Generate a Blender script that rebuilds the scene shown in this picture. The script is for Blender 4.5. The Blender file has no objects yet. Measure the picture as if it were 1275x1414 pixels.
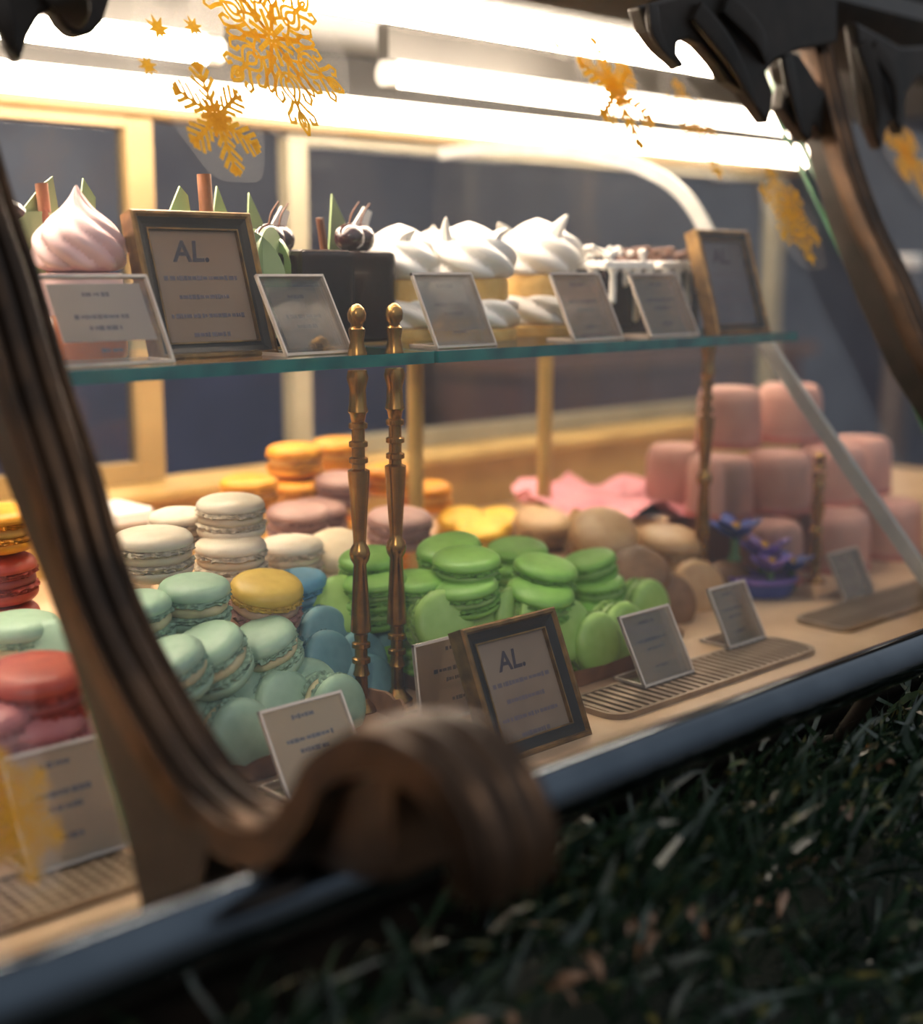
import bpy, bmesh, math, random
from mathutils import Vector, Matrix, Quaternion
random.seed(7)
PI = math.pi
scene = bpy.context.scene
C = scene.collection

# ------------------------------------------------------------------ camera, world, lights, exposure
cam_data = bpy.data.cameras.new('camera')
cam = bpy.data.objects.new('camera', cam_data); C.objects.link(cam)
cam_data.lens = 47.1; cam_data.sensor_width = 36.0; cam_data.clip_start = 0.02
cam.location = (0, 0, 1.25)
cam.rotation_euler = Vector((0.672, 0.719, -0.1766)).to_track_quat('-Z', 'Y').to_euler()
cam_data.dof.use_dof = True
cam_data.dof.focus_distance = 0.885
cam_data.dof.aperture_fstop = 3.0
scene.camera = cam

world = bpy.data.worlds.new('evening'); scene.world = world
world.use_nodes = True
wn = world.node_tree.nodes; wl = world.node_tree.links
bg = wn['Background']
tc = wn.new('ShaderNodeTexCoord'); sep = wn.new('ShaderNodeSeparateXYZ')
ramp = wn.new('ShaderNodeValToRGB')
ramp.color_ramp.elements[0].position = 0.35; ramp.color_ramp.elements[0].color = (0.03, 0.03, 0.032, 1)
ramp.color_ramp.elements[1].position = 0.75; ramp.color_ramp.elements[1].color = (0.19, 0.205, 0.225, 1)
mr = wn.new('ShaderNodeMapRange'); mr.inputs[1].default_value = -1; mr.inputs[2].default_value = 1
wl.new(tc.outputs['Generated'], sep.inputs[0]); wl.new(sep.outputs['Z'], mr.inputs[0])
wl.new(mr.outputs[0], ramp.inputs[0]); wl.new(ramp.outputs[0], bg.inputs[0])
bg.inputs[1].default_value = 2.1

def lamp(name, kind, loc, energy, color, size=0.3, target=None):
    d = bpy.data.lights.new(name, kind); d.energy = energy; d.color = color
    if kind == 'AREA': d.size = size
    else: d.shadow_soft_size = size
    o = bpy.data.objects.new(name, d); C.objects.link(o); o.location = loc
    if target: o.rotation_euler = (Vector(target) - Vector(loc)).to_track_quat('-Z', 'Y').to_euler()
    return o
lamp('front_fill_light', 'POINT', (-2.4, -2.2, 3.2), 90, (1.0, 0.86, 0.70), 0.12)  # added warm fill from behind the camera, no actual lamp stands there
lamp('shop_fill_light', 'POINT', (1.2, 2.2, 2.6), 150, (1.0, 0.86, 0.68), 0.3)  # added fill that brightens the room behind the doors, no visible source

vs = scene.view_settings
vs.view_transform = 'Standard'; vs.look = 'None'; vs.gamma = 1; vs.use_curve_mapping = False
vs.exposure = 0.6
scene.cycles.use_denoising = True
scene.cycles.max_bounces = 10; scene.cycles.transparent_max_bounces = 24
scene.cycles.caustics_reflective = False; scene.cycles.caustics_refractive = False
scene.cycles.sample_clamp_indirect = 4.0

# ------------------------------------------------------------------ materials
def lin(c):
    if isinstance(c, str):
        c = [int(c[i:i + 2], 16) / 255 for i in (0, 2, 4)]
    return tuple((x / 12.92 if x <= .04045 else ((x + .055) / 1.055) ** 2.4) for x in c) + (1,)
MATS = {}
def mat(name, color, rough=.5, metal=0, color2=None, nscale=40, bump=0, bscale=200, coat=0, sss=0, spec=.5, detail=4):
    if name in MATS: return MATS[name]
    m = bpy.data.materials.new(name); m.use_nodes = True
    n = m.node_tree.nodes; l = m.node_tree.links; b = n['Principled BSDF']
    c1 = lin(color); c2 = lin(color2) if color2 else tuple(x * .86 for x in c1[:3]) + (1,)
    t = n.new('ShaderNodeTexCoord')
    nz = n.new('ShaderNodeTexNoise'); nz.inputs['Scale'].default_value = nscale; nz.inputs['Detail'].default_value = detail
    r = n.new('ShaderNodeValToRGB')
    r.color_ramp.elements[0].position = .35; r.color_ramp.elements[1].position = .65
    r.color_ramp.elements[0].color = c1; r.color_ramp.elements[1].color = c2
    l.new(t.outputs['Object'], nz.inputs['Vector']); l.new(nz.outputs['Fac'], r.inputs[0]); l.new(r.outputs[0], b.inputs['Base Color'])
    b.inputs['Roughness'].default_value = rough; b.inputs['Metallic'].default_value = metal
    b.inputs['Specular IOR Level'].default_value = spec
    if coat: b.inputs['Coat Weight'].default_value = coat; b.inputs['Coat Roughness'].default_value = .06
    if sss:
        b.inputs['Subsurface Weight'].default_value = sss; b.inputs['Subsurface Radius'].default_value = (.01, .006, .004)
        b.inputs['Subsurface Scale'].default_value = .3
    if bump:
        n2 = n.new('ShaderNodeTexNoise'); n2.inputs['Scale'].default_value = bscale; n2.inputs['Detail'].default_value = 3
        bp = n.new('ShaderNodeBump'); bp.inputs['Strength'].default_value = bump; bp.inputs['Distance'].default_value = .002
        l.new(t.outputs['Object'], n2.inputs['Vector']); l.new(n2.outputs['Fac'], bp.inputs['Height']); l.new(bp.outputs[0], b.inputs['Normal'])
    MATS[name] = m
    return m
def emit(name, color, strength):
    m = bpy.data.materials.new(name); m.use_nodes = True
    n = m.node_tree.nodes; l = m.node_tree.links; n.clear()
    e = n.new('ShaderNodeEmission'); o = n.new('ShaderNodeOutputMaterial')
    e.inputs[0].default_value = lin(color); e.inputs[1].default_value = strength
    l.new(e.outputs[0], o.inputs[0]); MATS[name] = m
    return m
def clear(name, tint=(1, 1, 1), gloss=1.0, ior=1.45, dust=0.0, dustcol='FFFFFF', rough=.0, dscale=9):
    """thin clear sheet: transparent + Fresnel reflection + a little dust"""
    m = bpy.data.materials.new(name); m.use_nodes = True
    n = m.node_tree.nodes; l = m.node_tree.links; n.clear()
    o = n.new('ShaderNodeOutputMaterial'); tr = n.new('ShaderNodeBsdfTransparent'); gl = n.new('ShaderNodeBsdfGlossy')
    tr.inputs[0].default_value = tint + (1,); gl.inputs['Roughness'].default_value = rough
    fr = n.new('ShaderNodeFresnel'); fr.inputs[0].default_value = ior
    mu = n.new('ShaderNodeMath'); mu.operation = 'MULTIPLY'; mu.inputs[1].default_value = gloss
    mx = n.new('ShaderNodeMixShader')
    l.new(fr.outputs[0], mu.inputs[0]); l.new(mu.outputs[0], mx.inputs[0]); l.new(tr.outputs[0], mx.inputs[1]); l.new(gl.outputs[0], mx.inputs[2])
    last = mx
    if dust:
        t = n.new('ShaderNodeTexCoord'); nz = n.new('ShaderNodeTexNoise'); nz.inputs['Scale'].default_value = dscale; nz.inputs['Detail'].default_value = 8
        nz.inputs['Roughness'].default_value = .75
        r = n.new('ShaderNodeMapRange'); r.inputs[1].default_value = .35; r.inputs[2].default_value = .8; r.inputs[3].default_value = dust * .35; r.inputs[4].default_value = dust * 1.6
        df = n.new('ShaderNodeBsdfTranslucent'); df.inputs[0].default_value = lin(dustcol)
        m2 = n.new('ShaderNodeMixShader')
        l.new(t.outputs['Object'], nz.inputs['Vector']); l.new(nz.outputs['Fac'], r.inputs[0]); l.new(r.outputs[0], m2.inputs[0])
        l.new(mx.outputs[0], m2.inputs[1]); l.new(df.outputs[0], m2.inputs[2]); last = m2
    l.new(last.outputs[0], o.inputs[0]); MATS[name] = m
    return m

def translucent_mix(m, col, fac):
    n = m.node_tree.nodes; l = m.node_tree.links
    o = [q for q in n if q.type == 'OUTPUT_MATERIAL'][0]; b = n['Principled BSDF']
    t = n.new('ShaderNodeBsdfTranslucent'); t.inputs[0].default_value = lin(col)
    x = n.new('ShaderNodeMixShader'); x.inputs[0].default_value = fac
    l.new(b.outputs[0], x.inputs[1]); l.new(t.outputs[0], x.inputs[2]); l.new(x.outputs[0], o.inputs[0])
bronze = mat('bronze', '4A3626', .34, .75, '2A1F17', 30, .15, 60)
bronze_dark = mat('bronze_dark', '2A221C', .5, .5, '17140F', 25, .2, 70)
brass = mat('brass', 'B08A50', .26, .95, '8A6535', 60, .1, 150)
brass_dull = mat('brass_dull', '8C6136', .35, .8, '5C3D22', 50)
steel = mat('polished_steel', '525A62', .13, 1.0, '444C54', 20, .03, 30)
stone = mat('beige_stone', 'DDBB96', .38, 0, 'C9A27C', 14, .05, 90, detail=8)
wood_gold = mat('golden_wood', 'C2A060', .4, 0, 'A8864A', 12)
wood_cream = mat('cream_frame', '9A7F52', .4, 0, '8A7046', 10)
wood_pale = mat('pale_frame', '9A927C', .45, 0, '8A836E', 10)
ceil_m = mat('ceiling_metal', '4A4743', .35, .2, '403D3A', 8)
grille_m = mat('grille_metal', 'A8937C', .4, .6, '8C7864', 40)
base_m = mat('case_base_paint', '1A1D20', .5, 0, '101316', 10)
gold = mat('gold_foil', 'E8AE22', .4, .1, 'D89A14', 400, .35, 900)
translucent_mix(gold, 'E0A424', .14)
glass = clear('front_glass', (1, 1, 1), .5, 1.45, .005, 'FFF6EA')
glass_back = clear('door_glass', (.86, .90, .95), .9, 1.5, .02, 'E8F0FF')
acry = clear('acrylic', (.97, .97, .96), .8, 1.4, .02, 'FFFFFF')
film = clear('sticker_film', (.99, .99, .985), .7, 1.4, .035, 'FFFFFF')
glass_top = clear('shelf_glass', (.90, .97, .95), .9, 1.5, .02, 'E8FFF8')
frost = mat('frosted_edge', 'E8E8E4', .4, 0)
teal_edge = mat('teal_glass_edge', '1E7F7C', .18, 0, '0F5A60', 30, coat=.6)
green_edge = mat('green_glass_edge', '3E7A52', .2, 0, '2A5A3A', 30, coat=.5)
acr_edge = mat('acrylic_edge', 'F2E4D6', .25, 0, 'E6D2C2', 60)
card_m = mat('card_paper', 'F0DCBE', .7, 0, 'E4CEAE', 20)
card_grey = mat('card_paper_grey', 'C8C2BC', .7, 0, 'BAB4AE', 20)
card_tan = mat('card_paper_tan', 'E6CCB4', .7, 0, 'D8BCA2', 20)
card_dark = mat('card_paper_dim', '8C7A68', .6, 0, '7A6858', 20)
for _m, _c in ((card_m, 'F0DCBE'), (card_grey, 'C8C2BC'), (card_tan, 'E6CCB4')): translucent_mix(_m, _c, .62)
ink = mat('ink', '3A3440', .6, 0)
ink_soft = mat('ink_soft', '6A6068', .6, 0)
frame_gold = mat('frame_gold', '8A6A3C', .35, .7, '5E4728', 80)
frame_dark = mat('frame_dark', '191614', .55, 0, '120F0E', 50, spec=.3)
tray_m = mat('kraft_tray', '8A6040', .6, .1, '6E4A30', 60)
white_cream = mat('whipped_cream', 'FFFAF2', .45, 0, 'FBF4EA', 20, .08, 60)
pink_cream = mat('pink_cream', 'F6CFCB', .45, 0, 'F1C2C0', 20)
sponge = mat('yellow_sponge', 'EBC67E', .8, 0, 'DDB060', 60, .4, 300)
choc = mat('dark_glaze', '24120F', .2, 0, '180C0A', 20, coat=.25, spec=.3)
choc_m = mat('milk_chocolate', '7A4A30', .4, 0, '63391F', 40)
cherry_m = mat('cherry', '3E1418', .12, 0, '2A0C10', 20, coat=.8)
green_choc = mat('green_chocolate', 'A9C08A', .3, 0, '9AB47A', 15, coat=.2)
cake_orange = mat('orange_jelly', 'E88A50', .2, 0, 'D8743A', 20, coat=.5)
cinnamon = mat('cinnamon_stick', '9A5E38', .5, 0, '7A4628', 60, .3, 200)
crumb_m = mat('chocolate_crumb', '7E5A48', .7, 0, '5C3E30', 80)
pink_cake = mat('pink_marshmallow', 'D4A292', .6, 0, 'C89284', 25, .1, 120)
pink_paper = mat('pink_paper', 'E89AA0', .6, 0, 'DD848E', 20)
purple_m = mat('purple_petal', '8C6AB8', .5, 0, '6E54A8', 40)
blue_m = mat('blue_petal', '3E4C9A', .5, 0, '2E3A80', 40)
wafer_m = mat('wafer', 'C49A66', .6, 0, 'A87C4A', 60, .3, 200)

# ------------------------------------------------------------------ mesh helpers
class MB:
    def __init__(s): s.v = []; s.f = []
    def add(s, v, f):
        k = len(s.v); s.v += [tuple(p) for p in v]; s.f += [tuple(i + k for i in q) for q in f]; return s
    def box(s, a, b):
        x0, y0, z0 = a; x1, y1, z1 = b
        return s.add([(x0, y0, z0), (x1, y0, z0), (x1, y1, z0), (x0, y1, z0), (x0, y0, z1), (x1, y0, z1), (x1, y1, z1), (x0, y1, z1)],
                     [(0, 3, 2, 1), (4, 5, 6, 7), (0, 1, 5, 4), (1, 2, 6, 5), (2, 3, 7, 6), (3, 0, 4, 7)])
    def lathe(s, prof, n=24, fr=None, c=(0, 0, 0), cap=True):
        """prof: (r, z); fr(angle, r, z) -> r"""
        v = []; f = []
        for r, z in prof:
            for i in range(n):
                a = 2 * PI * i / n; q = fr(a, r, z) if fr else r
                if isinstance(q, tuple): q, zz = q
                else: zz = z
                v.append((c[0] + q * math.cos(a), c[1] + q * math.sin(a), c[2] + zz))
        m = len(prof)
        for j in range(m - 1):
            for i in range(n):
                k = (i + 1) % n
                f.append((j * n + i, j * n + k, (j + 1) * n + k, (j + 1) * n + i))
        if cap:
            f.append(tuple(range(n - 1, -1, -1))); f.append(tuple((m - 1) * n + i for i in range(n)))
        return s.add(v, f)
    def sweep(s, path, sec, closed=True, xref=None, scale=None, cap=True):
        """sec: 2D points (a, b); a along xref-side vector, b along normal"""
        path = [Vector(p) for p in path]; v = []; f = []; n = len(sec); prev = None
        for i, p in enumerate(path):
            t = (path[min(i + 1, len(path) - 1)] - path[max(i - 1, 0)]).normalized()
            if xref is not None: b = Vector(xref)
            elif prev is None:
                b = Vector((0, 0, 1)) if abs(t.z) < .9 else Vector((1, 0, 0))
            else: b = prev
            b = (b - t * b.dot(t)).normalized(); prev = b
            nn = t.cross(b)
            k = scale[i] if scale else 1
            ka, kb = k if isinstance(k, tuple) else (k, k)
            for a, c in sec: v.append(p + b * a * ka + nn * c * kb)
        m = len(path)
        for j in range(m - 1):
            for i in range(n if closed else n - 1):
                k = (i + 1) % n
                f.append((j * n + i, j * n + k, (j + 1) * n + k, (j + 1) * n + i))
        if cap and closed:
            f.append(tuple(range(n - 1, -1, -1))); f.append(tuple((m - 1) * n + i for i in range(n)))
        return s.add(v, f)
    def tube(s, path, r, n=10, scale=None):
        return s.sweep(path, [(r * math.cos(2 * PI * i / n), r * math.sin(2 * PI * i / n)) for i in range(n)], scale=scale)
    def prism(s, poly, fn, t0, t1):
        """poly 2D; fn(a, b, t) -> 3D"""
        n = len(poly)
        v = [fn(a, b, t0) for a, b in poly] + [fn(a, b, t1) for a, b in poly]
        f = [tuple(range(n - 1, -1, -1)), tuple(range(n, 2 * n))] + [(i, (i + 1) % n, n + (i + 1) % n, n + i) for i in range(n)]
        return s.add(v, f)
    def ball(s, c, r, n=12, m=8, sq=(1, 1, 1)):
        prof = [(max(1e-5, math.sin(PI * j / m)), -math.cos(PI * j / m)) for j in range(m + 1)]
        k = len(s.v); s.lathe(prof, n)
        for i in range(k, len(s.v)):
            x, y, z = s.v[i]; s.v[i] = (c[0] + x * r * sq[0], c[1] + y * r * sq[1], c[2] + z * r * sq[2])
        return s
    def mesh(s, name, m, smooth=True, fix=True):
        me = bpy.data.meshes.new(name); me.from_pydata(s.v, [], s.f); me.validate()
        if fix:
            bm = bmesh.new(); bm.from_mesh(me); bmesh.ops.recalc_face_normals(bm, faces=bm.faces); bm.to_mesh(me); bm.free()
        me.materials.append(m)
        if smooth:
            for p in me.polygons: p.use_smooth = True
            try: me.set_sharp_from_angle(angle=math.radians(42))
            except Exception: pass
        return me
    def build(s, name, m, parent=None, smooth=True, bevel=0, fix=True):
        return link(name, s.mesh(name, m, smooth, fix), parent, bevel)
def link(name, me, parent=None, bevel=0):
    o = bpy.data.objects.new(name, me); C.objects.link(o); o.parent = parent
    if bevel:
        md = o.modifiers.new('soft_edge', 'BEVEL'); md.width = bevel; md.segments = 2; md.limit_method = 'ANGLE'
    return o
def tag(o, label=None, cat=None, group=None, kind=None):
    if label: o['label'] = label
    if cat: o['category'] = cat
    if group: o['group'] = group
    if kind: o['kind'] = kind
    return o
def thing(name, loc, label, cat, group=None, rot=(0, 0, 0)):
    o = bpy.data.objects.new(name, None); C.objects.link(o); o.empty_display_size = .02
    o.location = loc; o.rotation_euler = rot
    return tag(o, label, cat, group)
def spline(pts, k=6):
    """Catmull-Rom through points of any dimension"""
    P = [Vector(p) for p in pts]; out = []
    for i in range(len(P) - 1):
        a, b, c, d = P[max(i - 1, 0)], P[i], P[i + 1], P[min(i + 2, len(P) - 1)]
        for j in range(k):
            t = j / k
            out.append(.5 * ((2 * b) + (c - a) * t + (2 * a - 5 * b + 4 * c - d) * t * t + (3 * b - a - 3 * c + d) * t ** 3))
    out.append(P[-1]); return out
def bx(name, a, b, m, parent=None, bevel=0):
    c = [(a[i] + b[i]) / 2 for i in range(3)]
    o = MB().box([a[i] - c[i] for i in range(3)], [b[i] - c[i] for i in range(3)]).build(name, m, parent, False, bevel)
    o.location = c
    return o

# ------------------------------------------------------------------ the place around the case
o = bx('floor', (-3, -3, -.05), (11, 6, 0), mat('floor_tile', '8C867C', .6, 0, '7C766C', 3)); tag(o, kind='structure')
o = bx('ceiling', (-2, 1.32, 2.6), (11, 3.7, 2.68), mat('shop_ceiling', '8A857C', .7, 0, '7C776E', 2)); tag(o, kind='structure')
o = bx('wall_back', (-2, 3.6, 0), (11, 3.7, 3), mat('slate_wall', '676B78', .7, 0, '4E5060', 2)); tag(o, kind='structure')
# dim furniture of the shop behind the case
t = thing('wall_cabinet', (1.98, 3.3, 0), 'dark blue cabinet standing along the shop wall behind the case', 'cabinet')
bx('body', (-.7, -.25, 0), (.7, .25, 1.35), mat('cabinet_blue', '2C3048', .5, 0, '22263A', 4), t)
for i in range(3): bx('door', (-.68 + i * .46, -.27, .08), (-.24 + i * .46, -.25, 1.3), mat('cabinet_door', '363B58', .45, 0, '2A2E46', 5), t, .004)
t = thing('serving_counter', (3.55, 3.1, 0), 'reddish brown serving counter far behind the showcase', 'counter')
bx('body', (-.7, -.3, 0), (.8, .3, .95), mat('counter_red', '6A3A32', .5, 0, '522C28', 4), t)
bx('top', (-.74, -.34, .95), (.84, .34, .99), mat('counter_top', '8A5A44', .4, 0, '70462F', 4), t, .004)
t = thing('tall_door', (.78, 3.55, 0), 'pale grey door frame glimpsed behind the sliding case doors', 'door')
bx('panel', (-.3, -.05, 0), (.3, 0, 2.2), mat('door_grey', '8A8C88', .6, 0, '747672', 4), t)
bx('jamb', (-.38, -.07, 0), (-.3, 0, 2.26), wood_pale, t); bx('jamb', (.3, -.07, 0), (.38, 0, 2.26), wood_pale, t)

# ------------------------------------------------------------------ the display case
ZD = 0.95                       # deck height
case = thing('display_case', (0.6, 0.8, 0), 'antique bronze and glass pastry display case with slanted front', 'display case')
CO = Vector((0.6, 0.8, 0))
def cpart(o, par=None):         # parts are modelled in world coordinates, then hung under the case
    o.parent = par or case
    o.matrix_parent_inverse = Matrix.Translation(-CO)
    return o
cpart(bx('deck', (-.5, .478, ZD - .03), (1.92, 1.285, ZD), stone))
cpart(bx('base_cabinet', (-.5, .50, .02), (1.92, 1.285, ZD - .03), base_m))
cpart(bx('front_fascia', (-.5, .455, .80), (1.92, .4775, .957), bronze_dark))
cpart(bx('backboard', (-.5, 1.225, ZD), (1.92, 1.285, 1.018), wood_gold, None, .003))
cpart(bx('backboard_ledge', (-.5, 1.195, 1.018), (1.92, 1.285, 1.03), wood_gold, None, .003))
cpart(bx('header_beam', (-.5, 1.245, 1.404), (1.92, 1.285, 1.426), wood_cream, None, .004))
cpart(bx('upper_beam', (-.5, 1.25, 1.426), (1.92, 1.285, 1.478), ceil_m))
cpart(bx('ceiling_panel', (-.5, .78, 1.478), (1.92, 1.285, 1.49), ceil_m))
tb = MB().sweep([(-.5, 0, 0), (1.92, 0, 0)], [(.80, 1.458), (.775, 1.460), (.755, 1.468), (.735, 1.475), (.72, 1.50), (.73, 1.52), (.80, 1.52)], xref=(0, 1, 0))
# sweep puts the second axis along t x b = +z
cpart(tb.build('top_beam', bronze_dark))

# glass profile, front line of the ribs
GP = [(.486, .955), (.572, 1.1), (.692, 1.3), (.788, 1.46)]
gprof = spline(GP, 4)
def glass_y(z):
    for a, b in zip(gprof, gprof[1:]):
        if a[1] <= z <= b[1]: return a[0] + (b[0] - a[0]) * (z - a[1]) / (b[1] - a[1])
    return gprof[-1][0]
def pane(x0, x1):
    poly = [tuple(p) for p in gprof] + [(p[0] + .004, p[1]) for p in reversed(gprof)]
    n = len(gprof)
    m = MB()
    for off in (0, .004):
        v = []; f = []
        for p in gprof: v += [(x0, p[0] + off, p[1]), (x1, p[0] + off, p[1])]
        for i in range(n - 1): f.append((2 * i, 2 * i + 1, 2 * i + 3, 2 * i + 2))
        m.add(v, f)
    o = cpart(m.build('front_glass', glass, fix=False))
    for x in (x0, x1):
        e = MB().prism(poly, lambda a, b, t: (t, a, b), x - .0015, x + .0015)
        cpart(e.build('glass_edge', green_edge))
    return o
pane(.292, 1.106); pane(-.5, .278); pane(1.125, 1.91)

# ribs
FRONT = [(.742, 1.54), (.730, 1.50), (.714, 1.45), (.698, 1.40), (.678, 1.345), (.652, 1.29), (.622, 1.241), (.599, 1.197), (.573, 1.155), (.551, 1.113), (.524, 1.081)]
# the foot swings a little outward along the case before it curls over the rail
FOOT = [(0.2850, 0.4867, 1.0515), (0.2870, 0.4580, 1.0332), (0.2900, 0.4274, 1.0272), (0.2940, 0.4033, 1.0347), (0.2980, 0.3909, 1.0493), (0.3020, 0.3831, 1.0651), (0.3050, 0.3692, 1.0764), (0.3070, 0.3530, 1.0819), (0.3080, 0.3364, 1.0814), (0.3090, 0.3225, 1.0748), (0.3100, 0.3133, 1.0639), (0.3100, 0.3082, 1.0508), (0.3100, 0.3102, 1.0393)]
BACK = [(.50, .953), (.497, .978), (.509, 1.013), (.532, 1.05), (.574, 1.11), (.614, 1.16), (.652, 1.225), (.684, 1.29), (.706, 1.345), (.722, 1.40), (.736, 1.45), (.750, 1.50), (.76, 1.54)]
fpath = [Vector((p[0] - .285, p[1], p[2])) for p in spline([(.285, y, z) for y, z in FRONT] + FOOT, 5)]
def rib(x, w=.030):
    # moulded band: ridges across the width
    sec = []
    N = 30
    for i in range(N + 1):
        a = -1 + 2 * i / N
        h = .0048 * math.sqrt(max(0, 1 - a * a)) + .0050 * (abs(math.sin(a * PI * 1.5 + .0)) ** .8)
        if i in (0, N): h = -.001
        sec.append((a * w / 2, h))
    sec += [(w / 2, -.008), (w * .3, -.012), (-w * .3, -.012), (-w / 2, -.008)]
    wide = [(1 + .30 * max(0, min(1, (.45 - p.y) / .06)), 1) for p in fpath]
    m = MB().sweep([Vector((x + p.x, p.y, p.z)) for p in fpath], sec, xref=(1, 0, 0), scale=wide)
    r = cpart(m.build('rib', bronze))
    web = [(p.y + .006, p.z + .0) for p in fpath if p.z >= 1.0 and p.y > .43]
    poly = web + [(.447, 1.0), (.462, .972)] + BACK
    cpart(MB().prism(poly, lambda a, b, t: (t, a, b), x - w * .42, x + w * .42).build('rib_web', bronze_dark, smooth=False))
    # saddle under the curl, resting on the rail
    arc = [p for p in fpath if p.y < .428 and p.z > 1.045 and p.y > .338]
    sx = x + .021
    vol = [(p.y + .004, p.z - .008) for p in arc] + [(.344, 1.036), (.360, 1.030), (.385, 1.027), (.42, 1.027), (.432, 1.034)]
    cpart(MB().prism(vol, lambda a, b, t: (t, a, b), sx - w * .55, sx + w * .55).build('saddle', bronze, smooth=False))
    return r
r1 = rib(.285, .032); r2 = rib(1.114, .034)

# front rail: polished tube on a beige ledge
m = MB().tube([(-.5, .402, 1.0117), (1.92, .402, 1.0117)], .0137, 28)
cpart(m.build('rail', steel))
for bxx in (-.1, .72, 1.55):
    cpart(MB().tube([(bxx, .402, .999), (bxx, .425, .96), (bxx, .47, .94)], .005, 10).build('rail_bracket', bronze_dark))
m = MB().tube([(-.5, .462, .962), (1.92, .462, .962)], .011, 16)
cpart(m.build('rail_moulding', bronze_dark))

# acanthus ornaments under the top beam beside each rib
def lobe(path, w, th=.45):
    pts = spline(path, 6); n = len(pts)
    sc = [max(.04, math.sin(PI * (.34 + .66 * i / (n - 1))) ** .8) for i in range(n)]
    sec = [(w * math.cos(2 * PI * i / 12), w * th * math.sin(2 * PI * i / 12) + .25 * w * abs(math.cos(PI * i / 6)) * (1 if i < 6 else 0)) for i in range(12)]
    return MB().sweep(pts, sec, xref=(0.0001, 1, 0) if False else None, scale=sc)
def ornament(plates, veins, y0=.694, y1=.708):
    m = MB()
    for pl in plates:
        m.prism([(p[0], p[2]) for p in pl], lambda a, b, t: (a, t, b), y0, y1)
    o = cpart(m.build('leaf_ornament', bronze_dark, None, False, .003))
    for path, w in veins:
        cpart(lobe(path, w).build('leaf_vein', bronze_dark))
    return o
ornament([[(0.8354, 0.7000, 1.4499), (0.8464, 0.7000, 1.4326), (0.8647, 0.7000, 1.4200), (0.8908, 0.7000, 1.4094), (0.8944, 0.7000, 1.4131), (0.8838, 0.7000, 1.4209), (0.8844, 0.7000, 1.4287), (0.8981, 0.7000, 1.4335), (0.9144, 0.7000, 1.4297), (0.9374, 0.7000, 1.4174), (0.9531, 0.7000, 1.4050), (0.9759, 0.7000, 1.3989), (0.9934, 0.7000, 1.3873), (1.0125, 0.7000, 1.3748), (1.0169, 0.7000, 1.3891), (1.0182, 0.7000, 1.4025), (1.0063, 0.7000, 1.4182), (1.0206, 0.7000, 1.4292), (1.0464, 0.7000, 1.4391), (1.1149, 0.7000, 1.4539), (1.1109, 0.7000, 1.4983), (0.9104, 0.7000, 1.4716)],
          [(1.0352, 0.7000, 1.4392), (1.0275, 0.7000, 1.4251), (1.0374, 0.7000, 1.4103), (1.0322, 0.7000, 1.3903), (1.0535, 0.7000, 1.3759), (1.0775, 0.7000, 1.3637), (1.0831, 0.7000, 1.3805), (1.1009, 0.7000, 1.3664), (1.1200, 0.7000, 1.3972), (1.0823, 0.7000, 1.4193), (1.0555, 0.7000, 1.4376)]],
         [([(0.8464, 0.6920, 1.4513), (0.8491, 0.6900, 1.4317), (0.8774, 0.6940, 1.4141)], .007), ([(0.9008, 0.6920, 1.4543), (0.9403, 0.6880, 1.4266), (0.9954, 0.6940, 1.3869)], .010), ([(0.9387, 0.6920, 1.4647), (0.9798, 0.6880, 1.4435), (1.0057, 0.6940, 1.4235)], .010), ([(1.0293, 0.6920, 1.4316), (1.0396, 0.6900, 1.4022), (1.0630, 0.6940, 1.3705)], .008)])
ornament([[(1.1435, 0.7000, 1.4761), (1.1653, 0.7000, 1.4204), (1.1817, 0.7000, 1.3855), (1.2023, 0.7000, 1.3647), (1.2104, 0.7000, 1.3896), (1.2264, 0.7000, 1.3920), (1.2401, 0.7000, 1.3807), (1.2425, 0.7000, 1.4205), (1.2630, 0.7000, 1.4374), (1.3328, 0.7000, 1.4410), (1.3282, 0.7000, 1.4758), (1.2295, 0.7000, 1.4624)]],
         [([(1.1507, 0.6920, 1.4569), (1.1706, 0.6880, 1.4198), (1.1908, 0.6940, 1.3757)], .009), ([(1.1699, 0.6920, 1.4557), (1.2050, 0.6880, 1.4294), (1.2269, 0.6940, 1.3903)], .008)])
ornament([[(0.3147, 0.7000, 1.4090), (0.3229, 0.7000, 1.3817), (0.3267, 0.7000, 1.3670), (0.3326, 0.7000, 1.3581), (0.3383, 0.7000, 1.3726), (0.3454, 0.7000, 1.3837), (0.3522, 0.7000, 1.3868), (0.3568, 0.7000, 1.3799), (0.3616, 0.7000, 1.3760), (0.3674, 0.7000, 1.3744), (0.3753, 0.7000, 1.3776), (0.3817, 0.7000, 1.3844), (0.3858, 0.7000, 1.3947), (0.3888, 0.7000, 1.4200)]],
         [([(0.3178, 0.6920, 1.3941), (0.3216, 0.6900, 1.3767), (0.3284, 0.6940, 1.3621)], .006), ([(0.3502, 0.6920, 1.4058), (0.3578, 0.6860, 1.3914), (0.3663, 0.6940, 1.3788)], .012)])

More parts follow.
